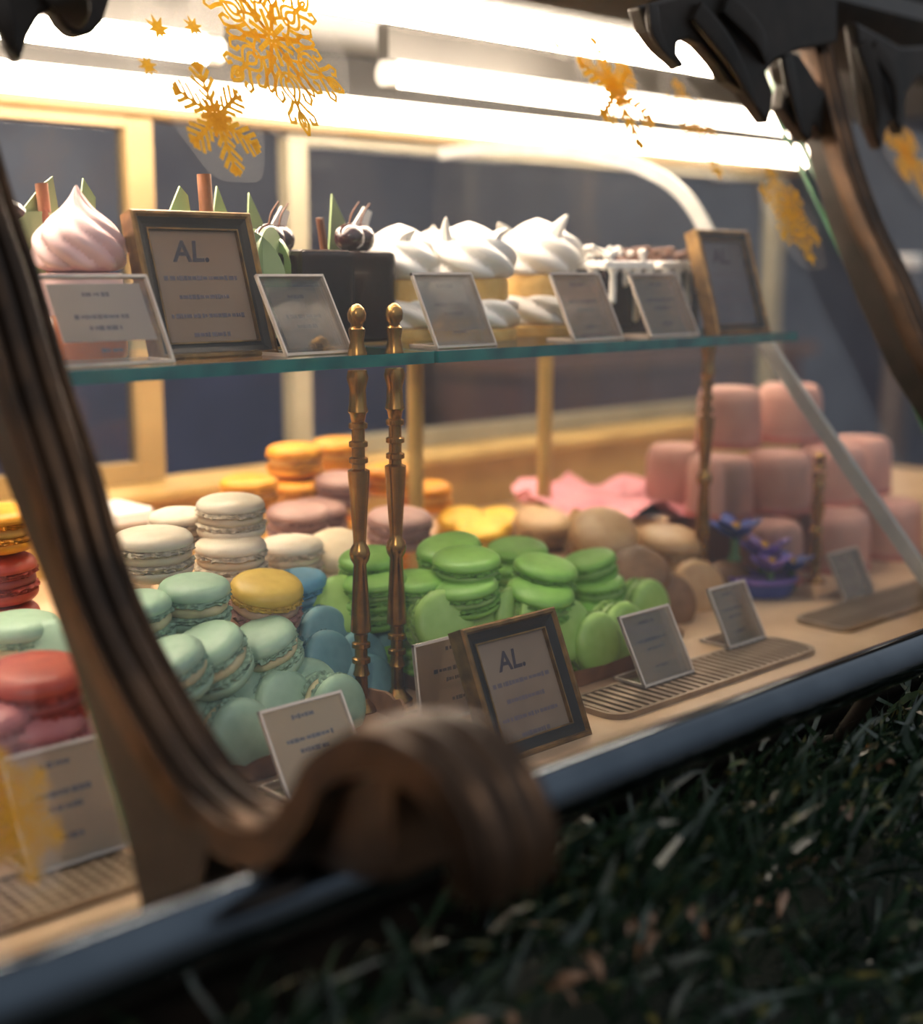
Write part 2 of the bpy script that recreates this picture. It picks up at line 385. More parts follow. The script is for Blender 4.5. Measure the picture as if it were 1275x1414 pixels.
# inner end panel of clear glass with a frosted curved edge
arch = spline([p[1:] for p in ((1.0620, 0.5141, 0.9508), (1.0620, 0.5532, 0.9946), (1.0620, 0.6476, 1.0992), (1.0620, 0.7210, 1.1838), (1.0620, 0.7641, 1.2433), (1.0620, 0.7954, 1.2908), (1.0620, 0.8179, 1.3186), (1.0620, 0.8495, 1.3405), (1.0620, 0.9006, 1.3592), (1.0620, 0.9796, 1.3741), (1.0620, 1.0762, 1.3832), (1.0620, 1.1705, 1.3829))], 5)
strip_m = mat('frosted_strip', 'B4B4B0', .5, 0)
ep = thing('end_panel', (1.062, .9, ZD), 'clear glass end panel with frosted curved edge beside the shelf end', 'glass panel')
poly = [(p[0] - .9, p[1] - ZD) for p in arch] + [(1.185 - .9, .40), (1.185 - .9, .002), (arch[0][0] - .9, .002)]
MB().add([(0, a, b) for a, b in poly], [tuple(range(len(poly)))]).build('pane', acry, ep, False, fix=False)
MB().sweep([(0, p[0] - .9, p[1] - ZD) for p in arch], [(-.003, -.0065), (.003, -.0065), (.003, .0065), (-.003, .0065)], xref=(1, 0, 0)).build('edge_strip', strip_m, ep)

# sliding doors at the back
def sdoor(x0, x1, y, m, label, wl_=.035, wr=.035):
    t = thing('sliding_door', ((x0 + x1) / 2, y, 1.031), label, 'door', 'sliding doors at the back of the case')
    h = 1.403 - 1.031; a = (x1 - x0) / 2
    bx('stile', (-a, -.011, 0), (-a + wl_, .011, h), m, t, .002); bx('stile', (a - wr, -.011, 0), (a, .011, h), m, t, .002)
    bx('bottom_rail', (-a + wl_, -.01, 0), (a - wr, .01, .022), m, t); bx('top_rail', (-a + wl_, -.01, h - .010), (a - wr, .01, h), m, t)
    MB().add([(-a + wl_, 0, .02), (a - wr, 0, .02), (a - wr, 0, h - .009), (-a + wl_, 0, h - .009)], [(0, 1, 2, 3)]).build('pane', glass_back, t, False, fix=False)
sdoor(-.35, .735, 1.258, wood_cream, 'cream framed sliding glass door behind the pale pink cream cake', .035, .031)
sdoor(.915, 1.90, 1.274, wood_pale, 'paler framed sliding glass door behind the meringue cakes', .027)

# fluorescent tubes
tube_m = emit('tube_glow', 'FFEBD2', 46.0); tube_soft = emit('tube_glow_soft', 'FFEBD2', 15.0)
def tube_lamp(x0, x1, y, z, label, r=.0125, gm=None):
    t = thing('tube_lamp', ((x0 + x1) / 2, y, z), label, 'lamp', 'tube lamps under the case roof')
    a = (x1 - x0) / 2
    MB().tube([(-a + .012, 0, 0), (a - .012, 0, 0)], r, 16).build('glowing_tube', gm or tube_m, t)
    for s in (-1, 1): MB().tube([(s * a, 0, 0), (s * (a - .014), 0, 0)], r * 1.1, 16).build('end_cap', frost, t)
    bx('batten', (-a, -.008, .012), (a, .008, 1.476 - z), ceil_m, t)
tube_lamp(.2, 1.19, .838, 1.453, 'bright tube lamp along the front top edge of the case')
tube_lamp(-.3, .655, 1.0, 1.432, 'bright tube lamp ending above the gold stars', .011)
tube_lamp(.835, 1.56, 1.0, 1.432, 'bright tube lamp above the white meringue cakes', .011, tube_soft)
tube_lamp(-.3, 1.83, 1.185, 1.422, 'long bright tube lamp along the back header beam', .014, tube_soft)

# ------------------------------------------------------------------ glass shelf, posts, rods
ZS = 1.197
def shelf(x0, x1, label):
    t = thing('glass_shelf', ((x0 + x1) / 2, .81, ZS - .008), label, 'shelf', 'upper glass shelves')
    a = (x1 - x0) / 2; d0, d1 = .678 - .81, .965 - .81
    m = MB().add([(-a, d0, .008), (a, d0, .008), (a, d1, .008), (-a, d1, .008)], [(0, 1, 2, 3)])
    m.build('sheet', glass_top, t, False, fix=False)
    bx('front_edge', (-a, d0 - .0005, 0), (a, d0 + .004, .0078), teal_edge, t)
    bx('back_edge', (-a, d1 - .003, 0), (a, d1, .0078), teal_edge, t)
    for s in (-1, 1): bx('side_edge', (s * a - .002, d0 + .004, 0), (s * a + .002, d1 - .003, .0078), teal_edge, t)
shelf(.20, .608, 'teal-edged glass shelf carrying the framed sign and chocolate cakes')
shelf(.612, 1.045, 'teal-edged glass shelf carrying the white meringue cakes')

PZ = lambda y: 1.25 - (y - 375) * .000492 - ZD
below = [(505, 13), (515, 15), (530, 11), (550, 12), (560, 14), (563, 11), (574, 9), (576, 13), (582, 13), (584, 9), (599, 9), (601, 13), (607, 13), (609, 9), (621, 9), (623, 13), (629, 13), (631, 9), (637, 9),
         (640, 15), (646, 15), (690, 12), (735, 9), (741, 9), (748, 13), (755, 14.5), (763, 13), (770, 9), (820, 12), (864, 14.5), (868, 10), (879, 9), (881, 13), (887, 13), (889, 9), (901, 9), (903, 13), (909, 13), (911, 9), (920, 10), (926, 12), (930, 9), (960, 9), (982, 10)]
above = [(489, 14), (485, 14), (480, 12.5), (466, 9), (455, 11), (450, 11), (447, 8), (443, 8), (439, 11.5), (430, 12.5), (423, 10), (418, 5), (416.5, .5)]
pxm = .00049
col_me = MB().lathe([(w * pxm, PZ(y)) for y, w in reversed(below)], 20).mesh('column', brass)
fin_me = MB().lathe([(w * pxm, PZ(y)) for y, w in above], 20).mesh('finial', brass)
foot_me = MB().lathe([(.011, 0), (.011, .004), (.007, .008), (.0045, .012)], 20).mesh('foot', brass)
def post(x, y, label, k=1):
    t = thing('shelf_post', (x, y, ZD), label, 'post', 'turned brass shelf posts'); t.scale.z = k
    link('column', col_me, t); link('finial', fin_me, t); link('foot', foot_me, t)
post(.553, .692, 'turned brass shelf post beside the dark chocolate cake, first of the pair')
post(.585, .692, 'turned brass shelf post in the pair, on the meringue cake side')
post(.992, .735, 'turned brass shelf post between the beige cookies and the framed sign above')
post(1.128, .700, 'short turned brass post in front of the pink cakes', .46)
rod_me = MB().lathe([(.012, 0), (.012, .004), (.0075, .008), (.0075, ZS - ZD - .009)], 14).mesh('rod', wood_gold)
rodcap_me = MB().lathe([(.011, ZS - ZD - .02), (.011, ZS - ZD - .009)], 14).mesh('rod_cap', brass)
for x, lab in ((.811, 'plain golden rod under the shelf behind the orange macarons'), (.985, 'plain golden rod under the shelf behind the pink paper')):
    t = thing('shelf_rod', (x, .93, ZD), lab, 'rod', 'plain rods under the shelf back'); link('rod', rod_me, t); link('rod_cap', rodcap_me, t)

# ------------------------------------------------------------------ vent grilles in the deck front
def grille(x0, x1, y0, y1, label, holes):
    t = thing('vent_grille', ((x0 + x1) / 2, (y0 + y1) / 2, ZD), label, 'grille', 'vent grilles along the deck front')
    a, b = (x1 - x0) / 2, (y1 - y0) / 2
    # rounded rim
    rc = .014; pts = []
    for cx_, cy_, a0 in ((a - rc, b - rc, 0), (-a + rc, b - rc, 90), (-a + rc, -b + rc, 180), (a - rc, -b + rc, 270)):
        for k in range(6):
            q = math.radians(a0 + 18 * k); pts.append((cx_ + rc * math.cos(q), cy_ + rc * math.sin(q)))
    m = MB(); n = len(pts)
    v = []; f = []
    for s, z in ((1, .0), (1, .004), (.965, .004), (.965, .001)):
        for p in pts: v.append((p[0] + (0 if s == 1 else -math.copysign(.003, p[0])), p[1] + (0 if s == 1 else -math.copysign(.003, p[1])), z))
    for j in range(3):
        for i in range(n): f.append((j * n + i, j * n + (i + 1) % n, (j + 1) * n + (i + 1) % n, (j + 1) * n + i))
    m.add(v, f).build('rim', grille_m, t)
    MB().add([(p[0] * .97, p[1] * .93, .0006) for p in pts], [tuple(range(n))]).build('duct', mat('duct_dark', '3A2C22', .8), t, False)
    if holes:
        m = MB(); s = .0068
        nx = int(2 * a / s); ny = int(2 * b / s)
        for i in range(nx + 1):
            x = -a + .004 + i * (2 * a - .008) / nx
            m.box((x - .0018, -b + .003, .0012), (x + .0018, b - .003, .0032))
        for j in range(ny + 1):
            y = -b + .004 + j * (2 * b - .008) / ny
            m.box((-a + .003, y - .0016, .0012), (a - .003, y + .0016, .003))
        m.build('perforated_plate', grille_m, t, False)
    else:
        sl = MB().box((-.0022, -b + .003, .001), (.0022, b - .003, .0035)).mesh('slat', grille_m, False)
        nx = int(2 * a / .0085)
        for i in range(nx):
            o = link('slat', sl, t); o.location.x = -a + .008 + i * (2 * a - .016) / (nx - 1)
grille(.668, .918, .560, .612, 'slatted metal vent grille in the deck before the green macarons', False)
grille(.36, .50, .562, .612, 'perforated metal vent grille beneath the mint macaron price sign', True)
grille(.10, .318, .560, .612, 'perforated metal vent grille beneath the sign before the red macarons', True)
grille(.98, 1.25, .575, .63, 'slatted metal vent grille in front of the pink cakes', False)

# ------------------------------------------------------------------ macarons
PAL = {'mint': ('B0CDB0', 'A1C0A2', 'DED2A4'), 'blue': ('6FA9C4', '5C97B4', '88B4C8'), 'deep_blue': ('7AA6AC', '6C989F', '84ACB0'), 'white': ('F2E2CC', 'E8D4BA', 'EBD6B8'), 'cream': ('E6CFAE', 'DABF9A', 'E2C8A4'),
       'orange': ('F5A832', 'E99620', 'F0B860'), 'mauve': ('B58C80', 'A47A70', 'A87E74'), 'yellow': ('E2BE58', 'D4AC44', 'C8A890'), 'green': ('8CC258', '7CB24A', 'A2CC74'),
       'lime': ('A8CE70', '98C05E', 'BAD68A'), 'beige': ('C9A070', 'B88C5C', 'B08050'), 'brown': ('8A6240', '74502F', '6A4428'), 'red': ('C0503C', 'A83E34', '9A4848'), 'pink': ('C87E7E', 'B86C70', 'C08080'), 'gold': ('F0C040', 'E4AE2C', 'E8C060')}
MAC = {}
def mac_meshes(colr):
    if colr in MAC: return MAC[colr]
    c1, c2, cf = PAL[colr]
    ms = mat('macaron_' + colr, c1, .42, 0, c2, 70, .06, 400)
    mfo = mat('macaron_foot_' + colr, c2, .8, 0, ''.join('%02X' % int(int(c2[i:i + 2], 16) * .72) for i in (0, 2, 4)), 260, .6, 500)
    mf = mat('macaron_filling_' + colr, cf, .5, 0, None, 60, .2, 200)
    out = []
    for k in range(3):
        rnd = random.Random(hash(colr) % 1 + k * 11 + len(colr))
        R = .023
        ph = [rnd.uniform(0, 6.28) for _ in range(4)]
        wob = lambda a, r, z: r * (1 + .012 * math.sin(2 * a + ph[0]) + .008 * math.sin(3 * a + ph[1]))
        # shell (z from 0 at foot line up)
        prof = [(.0001, .0094), (.007, .0094), (.013, .0091), (.0175, .0084), (.0206, .0070), (.0223, .0050), (.0231, .0030), (.0233, .0014), (.0229, .0001), (.0215, -.0003), (.018, -.0003)]
        shell = MB().lathe(list(reversed(prof)), 36, wob).mesh('shell', ms)
        # ruffled foot
        tab = [[rnd.random() for _ in range(64)] for _ in range(4)]
        def ruff(a, r, z):
            i = int(round(a / (2 * PI) * 64)) % 64
            lv = 0 if z > -.0006 else 1 if z > -.0018 else 2
            if r < .02: return r
            return (wob(a, r, z) + (tab[lv][i] - .5) * .0028, z + (tab[3][i] - .5) * .0014)
        foot = MB().lathe([(.018, -.0044), (.0220, -.0042), (.0234, -.0032), (.0226, -.0021), (.0232, -.0011), (.0216, .0001), (.018, .0001)], 64, ruff).mesh('ruffled_foot', mfo)
        fill = MB().lathe([(.0001, -.0036), (.0200, -.0036), (.0214, -.0022), (.0219, 0), (.0214, .0022), (.0200, .0036), (.0001, .0036)], 32, lambda a, r, z: r * (1 + .02 * math.sin(5 * a + ph[2]) * (r > .01))).mesh('filling', mf)
        out.append((shell, foot, fill))
    MAC[colr] = out
    return out
VD = Vector((.683, .731, 0)); VR = Vector((.731, -.683, 0)); VU = Vector((0, 0, 1))
mac_n = 0
THICK = {'green': .70, 'lime': .82, 'orange': .80, 'mauve': .80, 'white': .86, 'red': .88, 'pink': .88, 'gold': .85}
def macaron(colr, loc, axis, dia, label, group, bottom=None):
    """axis in (across, up, outward) terms of someone standing before the case"""
    global mac_n
    mac_n += 1
    ax = (VR * axis[0] + VU * axis[1] - VD * axis[2]).normalized()
    q = Vector((0, 0, 1)).rotation_difference(ax) @ Quaternion((0, 0, 1), mac_n * 1.7)
    t = thing('macaron', loc, label, 'macaron', group)
    t.rotation_mode = 'QUATERNION'; t.rotation_quaternion = q
    k = dia / .0465; t.scale = (k, k, k * THICK.get(colr, 1))
    sh, fo, fi = mac_meshes(colr)[mac_n % 3]
    a = link('top_shell', sh, t); a.location.z = .0076
    b = link('ruffled_foot', fo, a)
    link('filling', fi, t)
    sh2, fo2, _ = mac_meshes(bottom or colr)[(mac_n + 1) % 3]
    c = link('bottom_shell', sh2, t); c.location.z = -.0076; c.rotation_euler = (PI, 0, 0)
    link('ruffled_foot', fo2, c)
    return t
FLAT = (0, 1, .04); EDGE = (.45, .22, .85)
G1 = 'mint macarons heaped in the kraft tray'
L = [
 ('mint', (0.4491, 0.7330, 1.0389), (.02, .98, .1), .046, 'mint macaron lying flat on top of the mint heap', G1),
 ('mint', (0.4081, 0.7350, 1.0339), (-.1, .97, .1), .046, 'mint macaron on the heap half hidden by the bronze rib', G1),
 ('mint', (0.4344, 0.6920, 1.0124), (-.30, .85, .30), .049, 'large tilted mint macaron in the middle of the mint heap', G1),
 ('mint', (0.4914, 0.7150, 1.0029), (-.25, .88, .28), .046, 'tilted mint macaron next to the blue heap, below the yellow macaron', G1),
 ('mint', (0.4001, 0.6800, 1.0152), (-.2, .9, .25), .044, 'mint macaron tilted against the bronze rib', G1),
 ('mint', (0.4324, 0.6680, 0.9702), (.72, .2, .66), .047, 'mint macaron standing on edge at the tray front before the rib', G1),
 ('mint', (0.4874, 0.7000, 0.9704), (.7, .3, .66), .046, 'mint macaron on edge just behind the mint price sign', G1),
 ('mint', (0.5171, 0.6820, 0.9660), (.75, .1, .65), .046, 'mint macaron standing on edge at the tray corner by the brass posts', G1),
 ('mint', (0.4152, 0.6900, 0.9677), (.7, .2, .68), .046, 'mint macaron on edge low beside the bronze rib', G1),
 ('mint', (0.4711, 0.7150, 0.9774), (.1, .7, .6), .046, 'mint macaron wedged under the large tilted one', G1),
 ('mint', (0.5207, 0.7150, 0.9680), (.5, .3, .8), .045, 'mint macaron wedged behind the corner one', G1),
 ('yellow', (0.5104, 0.7420, 1.0273), (.12, .93, .2), .050, 'yellow topped mauve macaron tilted beside the flat mint one', None),
 ('blue', (0.5611, 0.7750, 1.0180), (-.08, .97, .1), .046, 'light blue macaron behind the yellow topped one', None),
]
for c, p, a, d, lab, g in L:
    macaron(c, p, a, d, lab, g or 'macarons beside the mint heap', 'mauve' if c == 'yellow' else None)
for p in ((.43, .72, .971), (.475, .735, .971), (.45, .735, .999), (.515, .725, .971), (.50, .74, .994), (.405, .72, .972), (.405, .728, 1.003)):
    macaron('mint', p, (.0, 1, .1), .046, 'mint macaron buried inside the mint heap', G1)
# blue heap on edge
G2 = 'blue macarons on edge behind the brass posts'
for (p, lab) in (((0.5563, 0.7450, 0.9934), 'blue macaron on edge at the mint side of the blue heap'), ((0.5929, 0.7600, 0.9879), 'blue macaron on edge near the top of the blue heap'),
                 ((0.5441, 0.7250, 0.9815), 'low blue macaron on edge above the corner mint macaron'), ((0.5729, 0.7250, 0.9757), 'blue macaron on edge beside the brass post'),
                 ((0.6115, 0.7350, 0.9712), 'blue macaron on edge between the two brass posts'), ((0.6530, 0.7500, 0.9741), 'blue macaron on edge past the second brass post'),
                 ((0.6481, 0.7700, 0.9767), 'blue macaron at the back of the heap between the posts'), ((0.5762, 0.7800, 1.0019), 'blue macaron lying under the light blue one'), ((0.5713, 0.7150, 0.9622), 'lowest blue macaron on edge behind the first brass post')):
    macaron('deep_blue', p, (.68, .3, .66), .044, lab, G2)
for p in ((.58, .775, .972), (.62, .78, .972), (.60, .79, .99)): macaron('deep_blue', p, FLAT, .045, 'blue macaron buried inside the blue heap', G2)
# white / cream heap
G3 = 'white macarons behind the mint heap'
for p, d, lab in (((0.5322, 0.8150, 1.0742), .050, 'white coconut macaron on top of the white heap'), ((0.5213, 0.8000, 1.0469), .052, 'white macaron under the topmost white one'), ((0.4533, 0.7900, 1.0620), .054, 'white macaron behind the mint one by the rib'),
                  ((0.5108, 0.8500, 1.0635), .046, 'small white macaron peeking behind the white heap'), ((0.5956, 0.8300, 1.0324), .050, 'white macaron next to the cream one')):
    macaron('white', p, FLAT, d, lab, G3)
macaron('cream', (0.6391, 0.8300, 1.0230), (.0, .85, .4), .052, 'cream coloured macaron tilted before the mauve ones', 'cream macarons')
macaron('cream', (0.6339, 0.8100, 1.0020), (.0, .9, .3), .050, 'cream coloured macaron just behind the blue heap', 'cream macarons')
for x, y in ((.535, .80), (.455, .79), (.53, .85), (.60, .83), (.66, .83)):
    z = .972
    zt = {.535: 1.06, .455: 1.04, .53: 1.06, .60: 1.0, .66: .99}[x]
    while z < zt - .035:
        macaron('white', (x, y, z), FLAT, .052, 'white macaron buried under the white heap', G3); z += .034
# orange and mauve heap
G4 = 'orange macarons at the back'
for p, lab in (((0.7024, 0.9700, 1.0841), 'topmost orange macaron of the stack beside the sliding door frame'), ((0.7670, 0.9900, 1.0821), 'orange macaron on top next to the brass posts'), ((0.7740, 1.0000, 1.0457), 'orange macaron under the one next to the posts'),
               ((0.6394, 0.9500, 1.0641), 'orange macaron lying before the tall orange stack'), ((0.7011, 0.9650, 1.0534), 'orange macaron just beneath the topmost one of the stack'), ((0.8598, 0.9700, 1.0326), 'orange macaron beyond the second brass post'), ((0.8305, 0.9900, 1.0507), 'orange macaron between the two brass posts')):
    macaron('orange', p, FLAT, .050, lab, G4)
for x, y, zt in ((.70, .97, 1.05), (.735, .99, 1.03), (.64, .95, 1.04), (.85, .985, 1.03), (.86, .97, 1.02), (.77, 1.0, 1.05)):
    z = .972
    while z < zt - .034:
        macaron('orange', (x, y, z), FLAT, .050, 'orange macaron buried at the back of the heap', G4); z += .034
G5 = 'mauve macarons'
for p, d, lab in (((0.7239, 0.9300, 1.0596), .048, 'topmost mauve macaron before the orange ones'), ((0.6533, 0.9000, 1.0427), .052, 'mauve macaron lying behind the white one'), ((0.6895, 0.9200, 1.0398), .050, 'mauve macaron next to the mauve stack'), ((0.7306, 0.8600, 1.0332), .056, 'wide mauve macaron behind the brass posts')):
    macaron('mauve', p, (.05, .97, .1), d, lab, G5)
for x, y, zt in ((.72, .93, 1.03), (.66, .90, 1.02), (.73, .865, 1.02)):
    z = .972
    while z < zt - .034:
        macaron('mauve', (x, y, z), FLAT, .050, 'mauve macaron buried in the heap', G5); z += .034
G6 = 'golden yellow macarons at the back'
for p, lab in (((0.8710, 0.9300, 1.0064), 'golden yellow macaron behind the green heap, nearer the posts'), ((0.9302, 0.9400, 0.9973), 'golden yellow macaron behind the green heap, nearer the pink paper'), ((0.8664, 0.9000, 1.0014), 'golden yellow macaron low behind the green heap')):
    macaron('gold', p, (0, .9, .2), .050, lab, G6)
for x, y in ((.84, .93), (.88, .93), (.83, .90)): macaron('gold', (x, y, .972), FLAT, .05, 'golden yellow macaron at the bottom of its heap', G6)
# green heap
G7 = 'green macarons heaped in the scalloped tray'
for p, a, d, lab in (
 ((0.6748, 0.7350, 1.0368), (-.15, .95, .2), .050, 'green macaron at the back top of the green heap by the post'),
 ((0.6592, 0.7000, 1.0347), (.0, .97, .15), .050, 'green macaron lying flat on another in the middle of the green heap'),
 ((0.6484, 0.6900, 1.0186), (-.08, .97, .15), .050, 'green macaron beneath the flat one in the middle of the heap'),
 ((0.7262, 0.6850, 1.0213), (.17, .95, .15), .050, 'green macaron sloping down on top of another, above the frame'),
 ((0.7080, 0.6720, 1.0075), (.14, .95, .2), .052, 'green macaron sloping just above the framed sign'),
 ((0.8239, 0.7250, 1.0067), (-.22, .95, .1), .046, 'green macaron propped up at the cookie side of the heap'),
 ((0.8230, 0.7150, 0.9894), (-.1, .97, .1), .045, 'green macaron beneath the propped one at the cookie side'),
 ((0.7682, 0.7550, 1.0188), (.0, .97, .15), .050, 'pale green macaron at the back of the green heap'),
 ((0.6130, 0.7550, 1.0345), (-.05, .97, .15), .046, 'green macaron at the back behind the first brass post'),
 ((0.6019, 0.7350, 1.0222), (-.1, .97, .1), .048, 'green macaron seen behind the first brass post'),
 ((0.6271, 0.7200, 1.0206), (.0, .97, .1), .046, 'green macaron seen behind the second brass post')):
    macaron('green', p, a, d, lab, G7)
for p, a, lab in (
 ((0.7432, 0.6520, 0.9723), (.66, .15, .72), 'light green macaron on edge at the tray front next to the frame'),
 ((0.7853, 0.6620, 0.9716), (.7, .15, .7), 'light green macaron on edge at the tray end behind the price sign'),
 ((0.8699, 0.7050, 0.9689), (.7, .15, .7), 'last light green macaron on edge at the cookie end of the tray'),
 ((0.6235, 0.6900, 1.0015), (.45, .35, .8), 'broad light green macaron on edge beside the second brass post'),
 ((0.6645, 0.6900, 0.9962), (.8, .2, .6), 'light green macaron on edge behind the framed sign, nearer the posts'),
 ((0.6859, 0.6850, 0.9950), (.8, .2, .6), 'light green macaron on edge just behind the top of the framed sign'),
 ((0.6996, 0.6720, 0.9933), (.75, .2, .6), 'light green macaron on edge right above the frame corner'),
 ((0.7207, 0.6620, 0.9847), (.7, .2, .7), 'light green macaron on edge peeking past the frame'),
 ((0.5834, 0.7500, 1.0080), (.2, .6, .7), 'pale lime macaron tilted behind the blue heap')):
    macaron('lime', p, a, .048, lab, G7)
for x, y, zt in ((.675, .735, 1.02), (.655, .70, .995), (.64, .69, .99), (.72, .69, .985), (.71, .675, .972), (.80, .72, .992), (.76, .755, 1.02), (.605, .755, 1.03), (.60, .74, 1.01), (.63, .72, 1.0)):
    z = .972
    while z < zt - .002:
        macaron('green', (x, y, z), FLAT, .048, 'green macaron buried inside the green heap', G7); z += .034
# beige cookies
G8 = 'beige cookies behind the green heap'
for p, a, d, lab in (((0.8968, 0.7750, 1.0101), (.05, .8, .5), .062, 'large beige cookie tilted behind the propped green macaron'), ((0.9814, 0.7650, 0.9901), (.08, .96, .15), .062, 'beige topped cookie lying flat before the brass post'),
                     ((0.8965, 0.8500, 1.0087), (.1, .9, .2), .055, 'small beige cookie next to the golden yellow ones'), ((1.0060, 0.8200, 0.9868), (0, .95, .2), .060, 'beige cookie partly under the pink paper')):
    macaron('beige', p, a, d, lab, G8, 'brown')
for x, y, zt in ((.895, .775, .98), (.985, .765, .972), (.93, .85, .98), (1.0, .84, .98), (.87, .80, .972), (.95, .80, .972)):
    macaron('brown', (x, y, .975), FLAT, .058, 'brown cookie at the bottom of the cookie heap', 'brown cookies'); 
for p, a, lab in (((0.9091, 0.7150, 0.9622), (.3, .3, .9), 'brown cookie standing on edge behind the price sign'), ((0.9634, 0.7250, 0.9646), (.4, .3, .9), 'brown cookie on edge beside the brass post foot'), ((0.8918, 0.7300, 0.9852), (.1, .7, .6), 'brown cookie leaning on the green tray end'), ((1.0273, 0.7350, 0.9523), (.4, .4, .8), 'brown cookie on edge next to the purple flowers')):
    macaron('brown' if 'foot' not in lab else 'beige', p, a, .055, lab, 'brown cookies')
t = thing('wafer_roll', (0.9119, 0.8300, 1.0054), 'slim wafer roll leaning among the beige cookies', 'wafer roll')
MB().tube([(-.02, .0, -.03), (.016, .0, .022)], .0075, 14).build('roll', wafer_m, t); MB().tube([(.0155, 0, .0212), (.0165, 0, .0228)], .005, 12).build('filling', white_cream, t)
# beyond the bronze rib
G9 = 'red macarons beyond the bronze rib'
for p, a, d, c, lab in (((0.3065, 0.6650, 1.0254), (.02, .97, .1), .056, 'red', 'glossy red macaron on top of the stack beyond the bronze rib'), ((0.3007, 0.6600, 1.0028), (.05, .97, .05), .056, 'pink', 'dusky pink macaron beneath the red one'),
                        ((0.2752, 0.6600, 1.0130), (.0, .97, .1), .05, 'pink', 'dusky pink macaron at the picture edge'), ((0.3328, 0.6800, 0.9810), (.4, .3, .8), .05, 'pink', 'dusky pink macaron on edge touching the bronze rib')):
    macaron(c, p, a, d, lab, G9)
for p in ((.305, .665, .972), (.27, .668, .972), (.335, .68, .972)): macaron('pink', p, FLAT, .05, 'dusky pink macaron at the bottom of the red stack', G9)
G10 = 'mint macarons beyond the bronze rib'
for p, a, lab in (((0.3420, 0.7600, 1.0264), FLAT, 'mint macaron with split shell beyond the bronze rib'), ((0.3537, 0.7400, 1.0170), (.1, .5, .8), 'pale mint macaron half hidden beyond the rib')):
    macaron('mint', p, a, .050, lab, G10)
for z in (.972, 1.0): macaron('mint', (.345, .75, z), FLAT, .05, 'mint macaron under the split one beyond the rib', G10)
G11 = 'amber macarons beyond the bronze rib'
for p, lab in (((0.3854, 0.8800, 1.0757), 'amber macaron at the top of the tall stack by the picture edge'), ((0.3843, 0.8800, 1.0411), 'red macaron second in the tall stack by the picture edge'), ((0.3842, 0.8800, 1.0070), 'red macaron third in the tall stack by the picture edge')):
    macaron('orange' if 'top' in lab else 'red', p, FLAT, .052, lab, G11)
for z in (.975,): macaron('red', (.385, .88, z), FLAT, .052, 'red macaron lowest in the tall stack by the picture edge', G11)

# trays
def tray(cx, cy, w, d, label, h=.014):
    t = thing('scalloped_tray', (cx, cy, ZD), label, 'tray', 'scalloped kraft trays')
    pts = []
    n = 96
    for i in range(n):
        a = 2 * PI * i / n; ca, sa = math.cos(a), math.sin(a)
        e = .45
        pts.append((math.copysign(abs(ca) ** e, ca) * w / 2, math.copysign(abs(sa) ** e, sa) * d / 2, a))
    m = MB()
    v = [(x * .94, y * .94, .001) for x, y, a in pts] + [(x, y, h + .003 * abs(math.sin(12 * a))) for x, y, a in pts] + [(x * .985, y * .985, h + .003 * abs(math.sin(12 * a)) - .0005) for x, y, a in pts] + [(x * .93, y * .93, .003) for x, y, a in pts]
    f = [tuple(range(n - 1, -1, -1)), tuple(3 * n + i for i in range(n))]
    for j in range(3):
        for i in range(n): f.append((j * n + i, j * n + (i + 1) % n, (j + 1) * n + (i + 1) % n, (j + 1) * n + i))
    m.add(v, f).build('tray', tray_m, t)
tray(.47, .71, .19, .155, 'kraft paper tray with scalloped gilt rim under the mint macarons')
tray(.73, .70, .25, .15, 'kraft paper tray with scalloped rim under the green macarons')

# ------------------------------------------------------------------ signs
def words(rows, w, z0, dz, h, y, seed):
    """unreadable printed lines: rows of short ink strokes"""
    rnd = random.Random(seed); m = MB()
    for i, frac in enumerate(rows):
        x = -w * frac / 2; zc = z0 - i * dz
        while x < w * frac / 2 - .001:
            ln = min(rnd.uniform(.0012, .004), w * frac / 2 - x)
            hh = h * rnd.uniform(.6, 1.0)
            m.add([(x, y, zc - hh / 2), (x + ln, y, zc - hh / 2), (x + ln, y, zc + hh / 2), (x, y, zc + hh / 2)], [(0, 1, 2, 3)])
            x += ln + rnd.choice((.0004, .0004, .0012))
    return m
_dg = bpy.context.evaluated_depsgraph_get
def text_mesh(body, size, m):
    cu = bpy.data.curves.new('lettering', 'FONT'); cu.body = body; cu.size = size; cu.align_x = 'CENTER'; cu.shear = .15
    cu.resolution_u = 4; cu.offset = .0004
    ob = bpy.data.objects.new('lettering_source', cu); C.objects.link(ob)
    me = bpy.data.meshes.new_from_object(ob.evaluated_get(_dg()))
    bpy.data.objects.remove(ob); bpy.data.curves.remove(cu)
    me.materials.clear(); me.materials.append(m); me.name = 'lettering'
    return me
AL = text_mesh("AL.", .018, ink)
